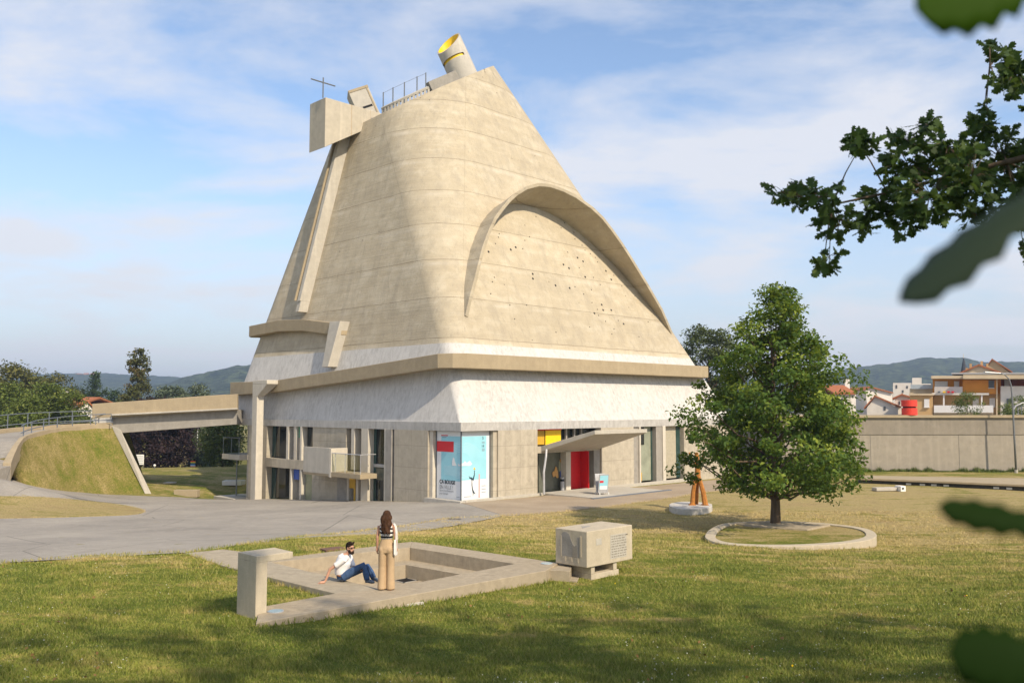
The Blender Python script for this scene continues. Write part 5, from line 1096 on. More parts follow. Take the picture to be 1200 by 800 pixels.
bt('sequoia', 163, 409, 50, 128, lambda k: float(np.interp(k, [0, .3, .5, .62, .68, .8, .92, 1], [1, .95, .78, .5, .34, .42, .36, .1])), 'tall sequoia with a narrow dark top and rusty lower boughs behind the footbridge', (LS, BK), base=-2, nclus=230, per=60, lsize=.32, csp=.48, crown0=.1, seed=27, branches=24, up=-.2)
bt('cedar', 200, 455, 40, 150, lambda k: float(np.interp(k, [0, .5, .8, 1], [.6, 1, .9, .4])), 'flat topped blue green cedar just above the footbridge parapet', (LC, BK), base=-3, nclus=130, per=45, lsize=.4, csp=.8, crown0=.3, seed=28, branches=14)
bt('cedar', 231, 452, 42, 145, rnd, 'rounded pale green tree showing above the footbridge nearest the church', (LC, BK), base=-3, nclus=140, per=45, lsize=.4, csp=.8, crown0=.2, seed=29, branches=14)
bt('purple_beech', 186, 470, 92, 97, rnd, 'dark purple leaved beech seen under the footbridge', (LP, BK), nclus=330, per=60, lsize=.30, csp=.75, crown0=.02, seed=30, branches=14)
bt('broadleaf_tree', 262, 480, 42, 92, rnd, 'bright green leafy tree under the footbridge beside the church corner', (LG, BK), nclus=180, per=52, lsize=.26, csp=.6, crown0=.03, seed=31, branches=14)
bt('blue_cedar', 238, 514, 34, 100, lambda k: float(np.interp(k, [0, .5, 1], [1, .8, .3])), 'low blue grey cedar between the purple beech and the green tree', (LC, BK), nclus=90, per=44, lsize=.26, csp=.55, crown0=.03, seed=32, branches=8)
bt('pine', 829, 381, 78, 92, lambda k: float(np.interp(k, [0, .3, .55, .8, 1], [.5, .9, 1, .85, .45])), 'dark green pine tree showing behind the right shoulder of the church', (PN, BK), base=-1, nclus=190, per=80, lsize=.30, csp=.70, crown0=.30, seed=33, branches=40, group=None, hollow=.3, flatten=.5)
bt('young_tree', 1133, 460, 34, 84, lambda k: float(np.interp(k, [0, .4, .75, 1], [.55, 1, .6, .25])), 'loose light green young tree in front of the orange flats', (LG, BK), base=4.4, nclus=75, per=20, lsize=.16, csp=.28, crown0=.0, seed=34, branches=30, group=None, trunk_r=.035)
bt('young_tree', 1194, 464, 26, 84, rnd, 'light green bush in front of the white block beside the street lamp', (LG, BK), base=4.4, nclus=80, per=22, lsize=.16, csp=.26, crown0=.0, seed=35, branches=20, group=None, trunk_r=.035)
bt('young_tree', 1181, 473, 18, 82, rnd, 'low green bush left of the light green bush by the lamp', (LG, BK), base=4.4, nclus=45, per=22, lsize=.15, csp=.24, crown0=.0, seed=38, branches=12, group=None, trunk_r=.03)

# ------------------------------------------------------------------ hills and haze
n = NT('forested_hill'); a = n.noise(.07, 5, .75); b = n.noise(.006, 4, .6); c = n.ramp(a, [(.42, (.004, .009, .005)), (.5, (.03, .05, .02)), (.58, (.10, .125, .05))]); c = n.mix(n.ramp(b, [(.5, 0.0), (.7, .5)]), c, (.07, .085, .035)); n.bump(a, 1.0, 8.0); M['hill'] = n.fin(c, .95, .05)
def hill(name, pts, D, front, back, amp, seed, zb=-7.0):
    xs = [p[0] for p in pts]; px = np.linspace(xs[0], xs[-1], 420); sky_y = np.interp(px, xs, [p[1] for p in pts])
    prof_d = np.array([-front, -front*.85, -front*.7, -front*.55, -front*.42, -front*.3, -front*.2, -front*.12, -front*.06, -front*.02, 0, back*.05, back*.2, back*.5, back])
    hk = np.array([0, .08, .2, .36, .52, .67, .80, .90, .96, .99, 1.0, .98, .85, .45, 0.0]); X = np.zeros((len(prof_d), len(px))); Y = X.copy(); Z = X.copy()
    for i, (d, k) in enumerate(zip(prof_d, hk)):
        y = D+d; X[i] = (px-600)/FPX*y; Y[i] = y; ztop = ZC+(477-sky_y)*D/FPX; Z[i] = zb+(ztop-zb)*k
    nz = np.array([[mnoise.fractal(Vector((X[i, j]*.03+seed, Y[i, j]*.03, 0)), 1.0, 2.0, 4)*amp for j in range(len(px))] for i in range(len(prof_d))]); Z = Z+nz*np.clip(hk*3, 0, 1)[:, None]
    Z = np.maximum(Z, zb-.5); o = grid_mesh(name, X, Y, Z, M['hill']); tag(o, kind='structure'); return o
hill('hill_ridge', [(-500, 446), (-200, 442), (0, 440), (40, 438), (110, 437.5), (170, 440), (230, 444), (330, 450), (450, 468)], 1900, 1000, 900, 4.5, 1.0)
hill('hill_slope', [(120, 475), (150, 461), (185, 452), (215, 443), (250, 435), (280, 429.5), (305, 427), (360, 425), (450, 433), (560, 452), (700, 470)], 1250, 600, 700, 4.0, 7.0)
hill('wooded_hill', [(640, 474), (760, 455), (860, 446), (930, 441), (975, 436), (1010, 430), (1030, 427.5), (1060, 425), (1085, 420), (1100, 419), (1140, 421.5), (1165, 425), (1200, 425), (1260, 420), (1400, 428), (1600, 450)], 1350, 650, 800, 4.5, 13.0)
hh = [(38, 440.5, 'leftmost tiny pale house on the left hill crest'), (79, 442, 'tiny pale house below the left hill crest'), (88, 441, 'tiny pale house with a neighbour on each side on the left hill'), (93, 440.5, 'tiny pale house right of centre on the left hill'), (101, 440, 'tiny pale house largest of the row on the left hill crest'), (109, 440, 'rightmost tiny pale house on the left hill crest'), (47, 452, 'tiny pale house among trees on the lower left hillside'), (57, 454, 'tiny pale house on the lower left hillside beside the grey green tree')]
for i, (px, py, lab) in enumerate(hh):
    y = 1850 if py < 445 else 700; p = at(px, py, y); s_ = 9 if y > 1000 else 5.5
    t = thing('hill_house', p, lab, 'house', 'houses on the far hill'); MB().box(p+Vector((0, 0, -1)), (s_, s_*.7, s_*.6+2)).build('wall', PL_CR, t)
    q = p+Vector((0, 0, s_*.3)); mb = MB(); mb.rings([[q+Vector((-s_*.55, -s_*.4, 0)), q+Vector((s_*.55, -s_*.4, 0)), q+Vector((s_*.55, 0, s_*.3)), q+Vector((-s_*.55, 0, s_*.3))], [q+Vector((-s_*.55, s_*.4, -.05)), q+Vector((s_*.55, s_*.4, -.05)), q+Vector((s_*.55, .1, s_*.3)), q+Vector((-s_*.55, .1, s_*.3))]]); mb.build('roof', TILE, t)
hz = MB().box((0, 2300, 50), (10600, 6900, 118)).build('haze', None); tag(hz, kind='stuff')
hm = bpy.data.materials.new('haze_air'); hm.use_nodes = True; ht = hm.node_tree; ht.nodes.remove(ht.nodes['Principled BSDF']); pv = ht.nodes.new('ShaderNodeVolumePrincipled'); pv.inputs['Density'].default_value = .00034; pv.inputs['Color'].default_value = (.58, .74, 1.0, 1); pv.inputs['Anisotropy'].default_value = .2
ht.links.new(pv.outputs[0], ht.nodes['Material Output'].inputs['Volume']); hz.data.materials.append(hm)

# ------------------------------------------------------------------ people
SKIN = flat('skin', (.50, .27, .18), .55, .4, var=.08); HAIR = bark('brown_hair', (.075, .038, .022)); HAIRD = bark('dark_hair', (.03, .02, .014))
n = NT('striped_knit'); p = n.sepxyz(n.pos); sfr = n.math('FRACT', n.math('DIVIDE', n.math('SUBTRACT', p[2], PIT_Z+.02), .088)); M['stripe'] = n.fin(n.ramp(sfr, [(.0, (.78, .74, .70)), (.5, (.78, .74, .70)), (.52, (.018, .018, .022)), (.98, (.018, .018, .022))]), .85, .15)
TROU = flat('beige_trouser_cloth', (.47, .335, .20), .85, .15, var=.1); DENIM = flat('blue_denim', (.055, .10, .20), .85, .15, var=.3, sc_=14); SHIRT = flat('white_shirt_cloth', (.74, .72, .72), .85, .15, var=.05); CANV = flat('white_canvas', (.74, .71, .66), .85, .15, var=.05); LEATH = flat('brown_leather', (.24, .10, .035), .5, .4)
def rings_z(mb, o, lst, k=18):
    mb.rings([[o+Vector((cx+rx*math.cos(a), cy+ry*math.sin(a), z)) for a in [2*math.pi*j/k for j in range(k)]] for z, rx, ry, cx, cy in lst])
def finger_hand(mb, w_, d, side, palmn, s=1.0):
    """palm and five fingers from wrist w_ along d"""
    d = d.normalized(); sd_ = side.normalized(); pn = palmn.normalized(); mb.tube([w_-d*.02*s, w_+d*.03*s, w_+d*.085*s], [.024*s, .034*s, .032*s], k=10, sx=1.0)
    for i, (off, ln) in enumerate(((-.029, .060), (-.010, .072), (.010, .067), (.028, .054))):
        b = w_+d*.075*s+sd_*off*s; mb.tube([b, b+d*ln*.5*s, b+d*ln*.85*s+pn*.012*s, b+d*ln*s+pn*.03*s], [.010*s, .0095*s, .009*s, .007*s], k=6)
    b = w_+d*.025*s-sd_*.028*s; mb.tube([b, b+d*.03*s-sd_*.026*s, b+d*.06*s-sd_*.03*s+pn*.012*s], [.013*s, .011*s, .008*s], k=6)
def arm(mb, S, E_, W_, r=(.05, .043, .037, .034, .026)):
    mb.tube([S, S*.5+E_*.5, E_, E_*.5+W_*.5, W_], r, k=12)
def head(mb, c, fwd, up_=Vector((0, 0, 1)), s=1.0):
    fwd = fwd.normalized(); rt = fwd.cross(up_).normalized(); m = Matrix((rt, fwd, up_)).transposed(); P_ = lambda x, y, z: c+m @ Vector((x, y, z))*s
    mb.ell(P_(0, -.005, .03), (.078*s, .098*s, .105*s), m); mb.ell(P_(0, .025, -.045), (.062*s, .072*s, .075*s), m)
    mb.tube([P_(0, .09, .02), P_(0, .105, -.012), P_(0, .088, -.03)], [.010*s, .016*s, .012*s], k=8); mb.ell(P_(0, .088, -.062), (.024*s, .012*s, .010*s), m); mb.ell(P_(0, .075, -.105), (.026*s, .022*s, .02*s), m)
    for e in (-1, 1): mb.ell(P_(.079*e, -.005, 0), (.010*s, .022*s, .034*s), m)
    return P_, m
# --- standing woman, seen from behind
wo = onz(452.5, 690.5, PIT_Z); wm = thing('person', wo, 'standing person with long brown hair, striped top and wide beige trousers, seen from behind', 'person')
F_ = Vector((.12, 1, 0)).normalized(); Rt = F_.cross(Vector((0, 0, 1)))
def wp(x, y, z): return wo+Rt*x+F_*y+Vector((0, 0, z))
mb = MB(); rings_z(mb, wo, [(.86, .155, .105, 0, 0), (.98, .150, .10, 0, 0), (1.07, .122, .088, 0, 0), (1.18, .128, .092, 0, .01), (1.30, .152, .098, 0, .012), (1.38, .165, .085, 0, .0), (1.425, .13, .06, 0, 0), (1.45, .06, .05, 0, .005)])
mb.tube([wp(0, .0, 1.40), wp(0, .012, 1.50)], [.05, .046], k=12); hd, hm_ = head(mb, wp(0, .025, 1.585), F_, s=.96)
arm(mb, wp(.165, 0, 1.375), wp(.205, -.03, 1.12), wp(.212, .03, .90), (.043, .038, .034, .031, .024)); finger_hand(mb, wp(.212, .03, .90), Vector((0, .12, -1)), F_, -Rt, .92)
arm(mb, wp(-.165, 0, 1.375), wp(-.20, -.035, 1.12), wp(-.215, .015, .89), (.043, .038, .034, .031, .024)); finger_hand(mb, wp(-.215, .015, .89), Vector((0, .12, -1)), F_, Rt, .92)
for e in (-1, 1): mb.tube([wp(.085*e, 0, .88), wp(.09*e, .01, .48), wp(.09*e, -.005, .08)], [.085, .055, .038], k=12); mb.tube([wp(.09*e, -.05, .03), wp(.092*e, .07, .03), wp(.095*e, .15, .02)], [.034, .038, .022], k=8)
mb.build('body', SKIN, wm, remesh=.0085)
mb = MB(); rings_z(mb, wo, [(.80, .17, .125, 0, -.005), (.90, .178, .128, 0, -.008), (.99, .160, .115, 0, 0), (1.08, .130, .097, 0, 0), (1.115, .127, .095, 0, 0)])
for e in (-1, 1):
    rings_z(mb, wo, [(.02, .098, .112, .095*e, .0), (.12, .094, .108, .095*e, .0), (.30, .088, .10, .092*e, .005), (.50, .087, .10, .09*e, .01), (.68, .092, .112, .087*e, 0), (.85, .092, .122, .08*e, -.008), (.92, .085, .11, .07*e, 0)]); mb.ell(wp(.078*e, -.065, .865), (.082, .075, .095))
mb.build('trousers', TROU, wm, remesh=.012, sm=5); 
mb = MB(); rings_z(mb, wo, [(1.10, .132, .099, 0, 0), (1.19, .138, .102, 0, .01), (1.30, .162, .108, 0, .012), (1.37, .158, .092, 0, .0), (1.405, .12, .07, 0, 0), (1.42, .085, .06, 0, 0)]); mb.build('striped_top', M['stripe'], wm, smooth=True)
mb = MB(); mb.ell(wp(0, -.005, 1.615), (.092, .108, .105)); rings_z(mb, wo, [(1.22, .02, .01, .012, -.12), (1.27, .05, .028, .01, -.12), (1.33, .07, .045, .005, -.115), (1.42, .088, .065, 0, -.09), (1.52, .095, .085, 0, -.05), (1.62, .092, .09, 0, -.02), (1.69, .05, .05, 0, 0)])
for i in range(14):
    a = math.pi*(1.02+.96*i/13); x, y = .10*math.cos(a), -.01+.09*math.sin(a); q = [Vector((x, y, 1.60))]
    for j in range(1, 7): z = 1.60-j*(.048+.012*((i*7) % 3)); q.append(Vector((x*(1-.03*j)+.018*math.sin(j*1.9+i*2.1), y*(1-.02*j)-.045-.008*j+.010*math.cos(j*1.9+i), z)))
    mb.tube([wo+p for p in q], [.02, .026, .028, .027, .024, .018, .006], k=6)
mb.build('hair', HAIR, wm, remesh=.009, sm=2)
for e in (-1, 1): mb = MB(); mb.box(wp(.095*e, .04, .018), (.085, .24, .035), math.atan2(F_.y, F_.x)-math.pi/2); mb.build('sandal', LEATH, wm, bevel=.01)
bg_ = thing('tote_bag', wp(.215, -.02, .74), 'white canvas tote bag hanging from the standing person\'s right shoulder', 'bag')
mb = MB(); mb.rings([[wp(.205+dx*.6, dy, z) for dx, dy in ((-.025, -.12*k_), (.03, -.11*k_), (.04, 0), (.03, .11*k_), (-.025, .12*k_), (-.035, 0))] for z, k_ in ((.74, .75), (.78, 1.0), (.92, 1.02), (1.04, .95), (1.09, .8))]); mb.build('bag_body', CANV, bg_, bevel=.01)
for y_ in (-.05, .05): mb = MB(); mb.tube([wp(.225, y_*1.3, 1.08), wp(.222, y_*.9-.01, 1.22), wp(.20, y_*.6, 1.36), wp(.155, y_*.5, 1.428)], .009, k=6, sx=1.6); mb.build('strap', CANV, bg_)
# --- sitting man
mo = onz(402.5, 680.5, PIT_Z); mn = thing('person', mo, 'bearded person in white shirt and blue jeans sitting on the pit edge', 'person')
def q_(x, y, z): return mo+Vector((x, y, z))
hip, chest, neck = q_(0, 0, .12), q_(-.005, .0, .42), q_(.075, -.01, .61); hc_ = q_(.15, -.03, .745)
sR, sL_ = q_(.05, -.19, .53), q_(.09, .17, .535)           # near (camera side) and far shoulder
mb = MB(); mb.tube([hip, q_(-.035, 0, .28), chest, q_(.01, 0, .54), neck], [.15, .145, .155, .13, .055], k=14, sx=1.0); mb.tube([sR, sL_], .055, k=10); mb.tube([neck, hc_+Vector((-.02, .005, -.06))], [.055, .05], k=10)
hfw = Vector((.80, -.58, -.05)); hd, hm_ = head(mb, hc_, hfw)
eL, wL = q_(-.27, -.22, .30), q_(-.36, -.25, .06); arm(mb, sR, eL, wL); mb.tube([wL, wL+Vector((-.03, -.01, -.03))], [.026, .025], k=8); finger_hand(mb, wL+Vector((-.03, -.01, -.034)), Vector((-1, -.25, -.06)), Vector((.25, -1, 0)), Vector((0, 0, -1)))
eR, wR = q_(.21, .12, .27), q_(.38, .02, .27); arm(mb, sL_, eR, wR); finger_hand(mb, wR, Vector((.6, -.5, -.1)), Vector((.5, .6, .3)), Vector((0, -.3, -1)))
k1, a1, k2, a2 = q_(.47, -.12, .38), q_(.58, -.16, .07), q_(.54, .08, .31), q_(.70, -.02, .09)
for kk, aa, hy in ((k1, a1, -.09), (k2, a2, .09)): mb.tube([q_(.02, hy, .12), (q_(.02, hy, .12)+kk)/2, kk, (kk+aa)/2, aa], [.08, .07, .052, .05, .036], k=12)
mb.build('body', SKIN, mn, remesh=.0085)
mb = MB(); mb.tube([q_(.0, 0, .05), q_(.0, 0, .14), q_(-.03, 0, .22)], [.15, .165, .155], k=16)
for kk, aa, hy in ((k1, a1, -.09), (k2, a2, .09)): mb.tube([q_(.0, hy, .105), (q_(.0, hy, .115)+kk)/2+Vector((0, 0, .0)), kk+Vector((.01, 0, .0)), (kk+aa)/2, aa+Vector((-.01, 0, -.01))], [.105, .093, .075, .07, .066], k=14)
mb.build('jeans', DENIM, mn, remesh=.012, sm=4)
mb = MB(); mb.tube([q_(-.03, 0, .16), q_(-.045, 0, .28), chest+Vector((-.005, 0, 0)), q_(.01, 0, .55), q_(.035, -.003, .60)], [.168, .168, .178, .142, .08], k=18); mb.tube([sR, sL_], .072, k=12); mb.tube([sR, sR*.5+eL*.5+Vector((.01, 0, .0)), sR*.35+eL*.65], [.076, .07, .068], k=12); mb.tube([sL_, sL_*.5+eR*.5, sL_*.15+eR*.85], [.076, .07, .066], k=12)
mb.build('shirt', SHIRT, mn, remesh=.012, sm=4)
mb = MB(); mb.ell(hd(0, -.018, .062), (.088, .102, .088), hm_); mb.ell(hd(0, -.05, .02), (.082, .07, .09), hm_)
for i in range(12): a = i*2.4; mb.ell(hd(.06*math.cos(a), .03+.05*math.sin(a), .125+.012*math.sin(i)), (.028, .028, .022), hm_, 8, 6)
mb.build('hair', HAIRD, mn, remesh=.009, sm=2)
mb = MB(); mb.ell(hd(0, .052, -.092), (.060, .056, .045), hm_); mb.ell(hd(.052, .03, -.06), (.018, .045, .045), hm_); mb.ell(hd(-.052, .03, -.06), (.018, .045, .045), hm_); mb.tube([hd(-.028, .092, -.05), hd(0, .099, -.046), hd(.028, .092, -.05)], .008, k=6); mb.build('beard', HAIRD, mn, remesh=.008, sm=2)
gl_ = MB()
for e in (-1, 1): gl_.ell(hd(.034*e, .090, .022), (.028, .010, .021), hm_); gl_.tube([hd(.06*e, .078, .028), hd(.083*e, .0, .02)], .005, k=5)
gl_.tube([hd(-.01, .1, .025), hd(.01, .1, .025)], .005, k=5); gl_.build('sunglasses', M['dark'], mn)
for aa, dy in ((a1, -.05), (a2, -.12)): mb = MB(); mb.tube([aa+Vector((-.05, .02, -.045)), aa+Vector((.03, 0, -.035)), aa+Vector((.10, dy, -.045)), aa+Vector((.16, dy*1.5, -.05))], [.036, .046, .042, .026], k=10); mb.build('shoe', M['pole_paint'], mn, smooth=True)
MB().tube([q_(.02, -.165, .135), q_(-.10, -.15, .155), q_(-.165, -.02, .16)], .018, k=8).build('belt', LEATH, mn)

# ------------------------------------------------------------------ oak outside the frame: its bough reaches in at top right, its crown shades the near lawn
OAK = leaf_mat('dark_oak_leaves', (.022, .046, .010), (.048, .088, .02), (.11, .155, .04), .25)
LOBE = np.array([(0, 0), (.09, .06), (.13, .17), (.07, .22), (.22, .33), (.24, .42), (.12, .44), (.28, .56), (.30, .66), (.16, .66), (.24, .80), (.18, .88), (.08, .88), (.0, 1.0)])
LOBE = np.vstack([LOBE, [(-x*.93, y+.02) for x, y in LOBE[1:-1][::-1]]])
def lobed(pos, size, nr, ax):
    N = len(pos); nr = unit(nr); ax = unit(ax-nr*(ax*nr).sum(-1, keepdims=True)); sd_ = np.cross(nr, ax); s_ = np.asarray(size)[:, None, None]
    x = LOBE[None, :, 0:1]*s_; y = LOBE[None, :, 1:2]*s_; curl = -(np.abs(x)*.25+y*y/np.maximum(s_, 1e-6)*.18)
    return (pos[:, None, :]+sd_[:, None, :]*x+ax[:, None, :]*y+nr[:, None, :]*curl).reshape(-1, 3)
ok_b = Vector((9.5, 1.2, tz(9.5, 1.2))); oak = thing('oak_tree', ok_b, 'dark lobed oak boughs reaching into the sky from the right edge', 'tree')
def dp(px, py, d): return at(px, py, d)
mb = MB(); mb.tube([ok_b-Vector((0, 0, .3)), ok_b+Vector((.1, 0, 2)), ok_b+Vector((-.1, .2, 5)), ok_b+Vector((.4, 0, 8.5)), ok_b+Vector((.2, .3, 11))], [.42, .33, .28, .2, .08], k=12)
mb.build('trunk', BK, oak, smooth=True)
lim = [ok_b+Vector((-.1, .2, 4.6)), Vector((7.6, 4.2, 8.5)), dp(1290, 165, 8.2), dp(1180, 190, 8.8), dp(1110, 208, 9.0), dp(1040, 226, 9.1), dp(975, 240, 9.1), dp(925, 228, 9.1)]
mb = MB(); mb.tube(lim, [.17, .11, .06, .032, .022, .015, .010, .005], k=8)
lim2 = [ok_b+Vector((-.1, .2, 5.2)), Vector((7.0, 4.5, 9.6)), dp(1270, 60, 8.4), dp(1200, 85, 8.7), dp(1160, 78, 8.8)]; mb.tube(lim2, [.12, .08, .03, .014, .004], k=7)
blobs = [(918, 225, 20, 10, 16), (945, 222, 16, 10, 13), (940, 232, 20, 12, 16), (965, 230, 25, 14, 30), (985, 258, 28, 18, 36), (972, 300, 12, 15, 14), (965, 312, 8, 6, 6), (1008, 172, 20, 12, 26), (1000, 160, 10, 6, 8), (1035, 242, 28, 22, 50), (1065, 195, 32, 28, 66), (1062, 165, 22, 16, 26), (1090, 228, 38, 32, 86), (1110, 172, 32, 26, 60), (1092, 148, 18, 12, 16), (1140, 208, 33, 36, 90), (1152, 145, 16, 18, 26), (1156, 125, 6, 8, 7), (1175, 185, 32, 42, 115), (1195, 235, 22, 32, 60), (1142, 252, 22, 14, 22), (1160, 53, 8, 4, 4), (1175, 66, 16, 12, 20), (1192, 85, 14, 22, 36), (1185, 104, 12, 8, 12), (1165, 92, 9, 9, 8), (1060, 264, 16, 10, 12), (1012, 268, 14, 8, 9), (1200, 290, 8, 8, 5), (1225, 120, 30, 60, 60), (1230, 220, 30, 60, 70)]
LP_, LA, LN, LS_ = [], [], [], []
limpts = [l for l in lim[2:]]+[l for l in lim2[2:]]
for bx, by, rx, ry, nn_ in blobs:
    d0 = 9.0+rng.uniform(-.5, .5); c_ = dp(bx, by, d0); near = min(limpts, key=lambda p: (p-c_).length)
    if (near-c_).length > .08: mb.tube([near, near*.5+c_*.5+Vector((0, 0, .04)), c_], [.010, .007, .003], k=5)
    for _ in range(max(4, int(nn_*.62))):
        a = rng.uniform(0, 2*math.pi); rr_ = rng.uniform()**.5; tp = dp(bx+rx*rr_*math.cos(a), by+ry*rr_*math.sin(a), d0+rng.uniform(-.45, .45)); mb.tube([c_, c_*.4+tp*.6+Vector((0, 0, .015)), tp], [.004, .003, .0018], k=4)
        dr_ = (tp-c_); dr_ = dr_.normalized() if dr_.length > .01 else Vector((-1, 0, 0))
        for j in range(5):
            LP_.append(tp-dr_*.03*j*.6); ax = np.array(dr_)+rng.normal(size=3)*.75; LA.append(ax); LN.append(rng.normal(size=3)*.7+np.array([0, -.35, .75])); LS_.append(rng.uniform(.09, .16))
mb.build('bough', BK, oak, smooth=True)
LP_ = np.array([tuple(p) for p in LP_]); fast('leaves', lobed(LP_, np.array(LS_), np.array(LN), np.array(LA)), len(LOBE), OAK, oak, np.clip(rng.normal(.4, .22, len(LP_)), 0, 1))
def cloud(c, r, nc, per, ls, thr=-.2):
    P = []
    while len(P) < nc:
        q = rng.uniform(-1, 1, 3)
        if (q*q).sum() > 1: continue
        if mnoise.noise(Vector((q[0]*r[0]*.45, q[1]*r[1]*.45, q[2]*2))) < thr: continue
        P.append(np.array(c)+q*np.array(r))
    P = np.repeat(np.array(P), per, 0); return P+unit(rng.normal(size=P.shape))*rng.uniform(0, .55, (len(P), 1))
Pc = np.vstack([cloud((12, 2.6, 12.8), (9, 5.4, 2.4), 380, 24, .2), cloud((5.5, 2.8, 13.5), (6, 4.5, 2), 120, 20, .2, .0), cloud((-1.5, .5, 13.5), (5, 3.5, 1.8), 34, 20, .2, .1)])
Pc = Pc[Pc[:, 2] > ZC+.5*np.maximum(Pc[:, 1], 0)+.9]
fast('crown', leaf_quads(Pc, .26, None, .5), 4, OAK, oak, np.clip(rng.normal(.45, .2, len(Pc)), 0, 1))
mb = MB()
for tgt in ((4, 2, 13), (8, -1, 13), (15, 2, 13), (18, 0, 12.5), (11, 4, 13), (0, 1, 13.3)): s_ = ok_b+Vector((.1, .1, 7.5)); tgt = Vector(tgt); mb.tube([s_, s_*.5+tgt*.5+Vector((0, 0, .8)), tgt], [.13, .09, .03], k=7)
mb.build('limb', BK, oak, smooth=True)
# sapling beside the camera: a few blurred leaves
sb_ = Vector((1.25, .95, tz(1.25, .95))); sap = thing('oak_sapling', sb_, 'out of focus oak sapling leaves very close at the right edge', 'sapling')
mb = MB(); mb.tube([sb_, Vector((1.22, .93, 4.6)), Vector((1.18, .92, 5.4)), Vector((1.12, .9, 6.2))], [.02, .016, .012, .006], k=6); mb.build('stem', BK, sap)
NL = leaf_mat('near_oak_leaf', (.018, .045, .003), (.028, .065, .003), (.04, .085, .005), .20, .04); NG = leaf_mat('near_sky_sheen_leaf', (.020, .034, .020), (.034, .052, .032), (.05, .07, .04), .08, .12); ND = leaf_mat('near_dark_leaf', (.006, .014, .003), (.010, .024, .004), (.02, .04, .008), .08, .03)  # the grey leaf has its sky reflection mixed into the base colour
def near_leaf(base, tip, normal, wid, mat, d=.85):
    a, b = dp(*base), dp(*tip); ax = b-a; l = ax.length; nr = Vector(normal).normalized(); ax = ax.normalized(); nr = (nr-ax*nr.dot(ax)).normalized(); sd_ = nr.cross(ax); mb = MB(); k = 14; top = []
    lobes = [(0, .02), (.08, .08), (.18, .24), (.26, .20), (.36, .38), (.44, .30), (.54, .46), (.62, .37), (.72, .46), (.80, .34), (.88, .36), (.95, .2), (1.0, .02)]
    rows = [[a+ax*l*y+sd_*l*wid*x*s_+nr*l*(-.10*abs(s_)*x-.10*y*y) for s_ in (-1, -.5, 0, .5, 1)] for y, x in lobes]
    for r_ in rows: mb.v += r_
    mb.f += [(i*5+j, i*5+j+1, (i+1)*5+j+1, (i+1)*5+j) for i in range(len(rows)-1) for j in range(4)]
    st = MB(); o = mb.build('leaf', mat, sap, smooth=True); at_ = o.data.attributes.new('tint', 'FLOAT', 'FACE'); at_.data.foreach_set('value', np.full(len(o.data.polygons), .5, dtype=np.float32)); s = o.modifiers.new('t', 'SOLIDIFY'); s.thickness = .0006
    MB().tube([a, a*.5+Vector((1.16, .91, a.z))*.5+Vector((0, 0, .02)), Vector((1.2, .925, a.z-.05))], [.0015, .002, .003], k=5).build('twig', BK, sap)
near_leaf((1235, -28, .86), (1082, 0, .84), (.1, -1, .25), .62, NL)
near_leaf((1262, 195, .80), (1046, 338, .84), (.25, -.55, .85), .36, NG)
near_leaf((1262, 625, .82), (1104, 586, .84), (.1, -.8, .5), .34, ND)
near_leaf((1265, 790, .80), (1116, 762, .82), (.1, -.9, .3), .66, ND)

# ------------------------------------------------------------------ grass
def blades(name, dens_fn, y0, y1, excl, hgt=.05, wid=.010, maxn=650000):
    N = maxn; r_ = rng.uniform(0, 1, N); y = y0*(y1/y0)**r_; x = rng.uniform(-1, 1, N)*.62*y
    ok = np.ones(N, bool)
    for e in excl: ok &= ~inpoly(x, y, e)
    pat = np.array([0.0]); x, y = x[ok], y[ok]; z = terr(x, y)+np.where((y < 60) & (y > -3), .035*(np.sin(x*1.1+y*.7)*np.sin(y*1.3-x*.4)), 0)*.6
    N = len(x); a = rng.uniform(0, 2*math.pi, N); h = hgt*rng.uniform(.5, 1.5, N)*(1+.5*np.sin(x*2.3+1.7*np.sin(y*1.9))*np.sin(y*2.7)); wd = wid*(.6+y/22); ln = rng.normal(0, .45, (N, 2))*h[:, None]
    b = np.stack([x, y, z-.006], 1); s_ = np.stack([np.cos(a), np.sin(a), np.zeros(N)], 1)*wd[:, None]*.5; t = b+np.stack([ln[:, 0], ln[:, 1], h], 1)
    o = fast(name, np.stack([b-s_, b+s_, t], 1).reshape(-1, 3), 3, M['blade']); return tag(o, kind='stuff')
def flowers(name, n_, y0, y1, mat, sz):
    y = y0*(y1/y0)**rng.uniform(0, 1, n_); x = rng.uniform(-1, 1, n_)*.6*y; k = ~(inpoly(x, y, asph_poly) | inpoly(x, y, [(p.x, p.y) for p in ro]))
    k &= np.array([mnoise.noise(Vector((a*.35, b*.35, 1.5))) > -.05 for a, b in zip(x, y)]); x, y = x[k], y[k]; m_ = len(x); c_ = np.stack([x, y, terr(x, y)+rng.uniform(.045, .075, m_)], 1)
    return tag(fast(name, leaf_quads(c_, sz, None, .8, .9, .1), 4, mat), kind='stuff')
flowers('clover_flowers', 2600, 9.5, 24, flat('clover_white', (.45, .44, .34), .8, .1), .024)
flowers('fallen_leaves', 500, 9.5, 30, flat('dry_leaf_brown', (.22, .13, .05), .8, .1, var=.4), .06)
flowers('dandelions', 26, 10, 22, M['yellow'], .035)
blkp = [kb_(a, b, 0) for a, b in ((-.02, -.02), (1.12, -.02), (1.12, .97), (-.02, .97))]; pylp = [fr_(a, b, 0) for a, b in ((0, 0), (.24, 0), (.24, .74), (0, .74))]
stp = [onz(643, 684, 1.0), onz(677, 686, 1.0), onz(687, 667, 1.0), onz(654, 659, 1.2)]
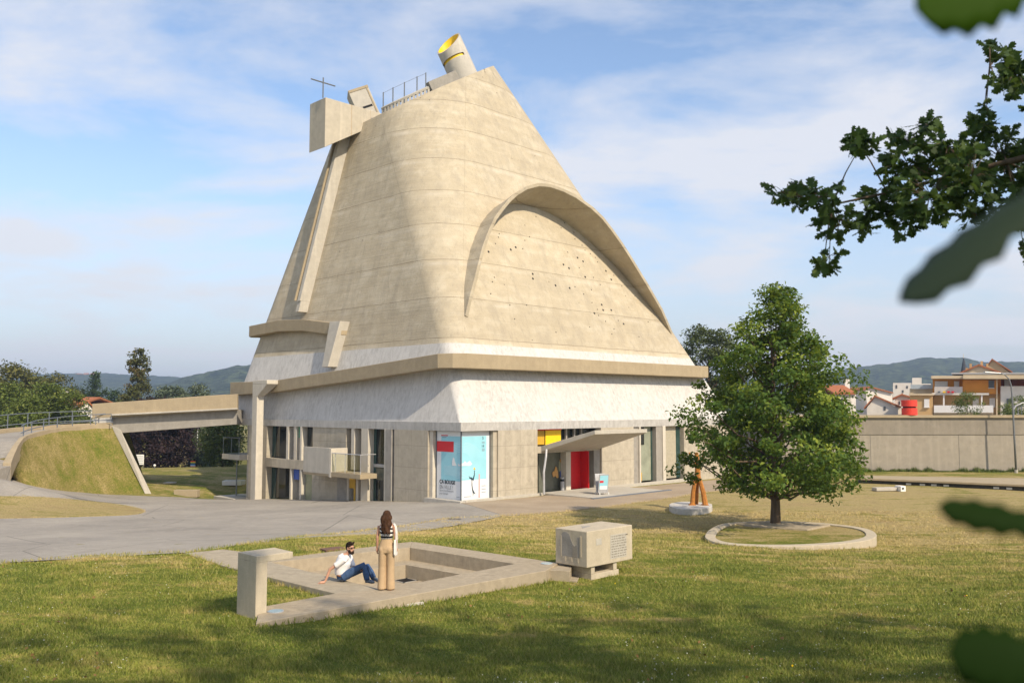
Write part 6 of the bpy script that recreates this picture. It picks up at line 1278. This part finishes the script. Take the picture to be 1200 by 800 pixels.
def edge_tufts(name, pts, per=26):
    B_ = []
    for a, b in zip(pts, pts[1:]):
        l = math.hypot(b[0]-a[0], b[1]-a[1]); 
        for _ in range(int(l*per)):
            k = rng.uniform(); B_.append((a[0]+(b[0]-a[0])*k+rng.normal(0, .05), a[1]+(b[1]-a[1])*k+rng.normal(0, .05)))
    B_ = np.array(B_); n_ = len(B_); b = np.stack([B_[:, 0], B_[:, 1], terr(B_[:, 0], B_[:, 1])], 1); a = rng.uniform(0, 6.28, n_); s_ = np.stack([np.cos(a), np.sin(a), 0*a], 1)*.012; t = b+np.stack([rng.normal(0, .035, n_), rng.normal(0, .035, n_), rng.uniform(.05, .13, n_)], 1)
    return tag(fast(name, np.stack([b-s_, b+s_, t], 1).reshape(-1, 3), 3, M['blade']), kind='stuff')
edge_tufts('edge_grass', [(p.x, p.y) for p in asph_px], 60); edge_tufts('edge_grass', [(p.x, p.y) for p in ro]+[(ro[0].x, ro[0].y)], 70); edge_tufts('edge_grass', [(p.x, p.y) for p in rp_]+[(rp_[0].x, rp_[0].y)], 45); edge_tufts('edge_grass', [(p.x, p.y) for p in isl]+[(isl[0].x, isl[0].y)], 30); edge_tufts('edge_grass', [(p.x, p.y) for p in grav[:6]], 40)
blades('grass', None, 9.0, 46.0, [asph_poly, grav_poly, [(p.x, p.y) for p in ro], blkp, pylp, stp, [(p.x, p.y) for p in rp_], [(p.x, p.y) for p in pp]])
N = 9000; x = rng.uniform(23, 60, N); y = 71.9-np.abs(rng.normal(0, .35, N)); b = np.stack([x, y, terr(x, y)], 1); a = rng.uniform(0, 6.28, N); s_ = np.stack([np.cos(a), np.sin(a), 0*a], 1)*.03; h = rng.uniform(.08, .32, N)*(1+.6*np.sin(x*3+np.sin(x*1.7)*2)); t = b+np.stack([rng.normal(0, .1, N), rng.normal(0, .1, N), h], 1)
tag(fast('tall_grass', np.stack([b-s_, b+s_, t], 1).reshape(-1, 3), 3, flat('green_weeds', (.10, .13, .03), .8, .1, var=.4, sc_=3)), kind='stuff')
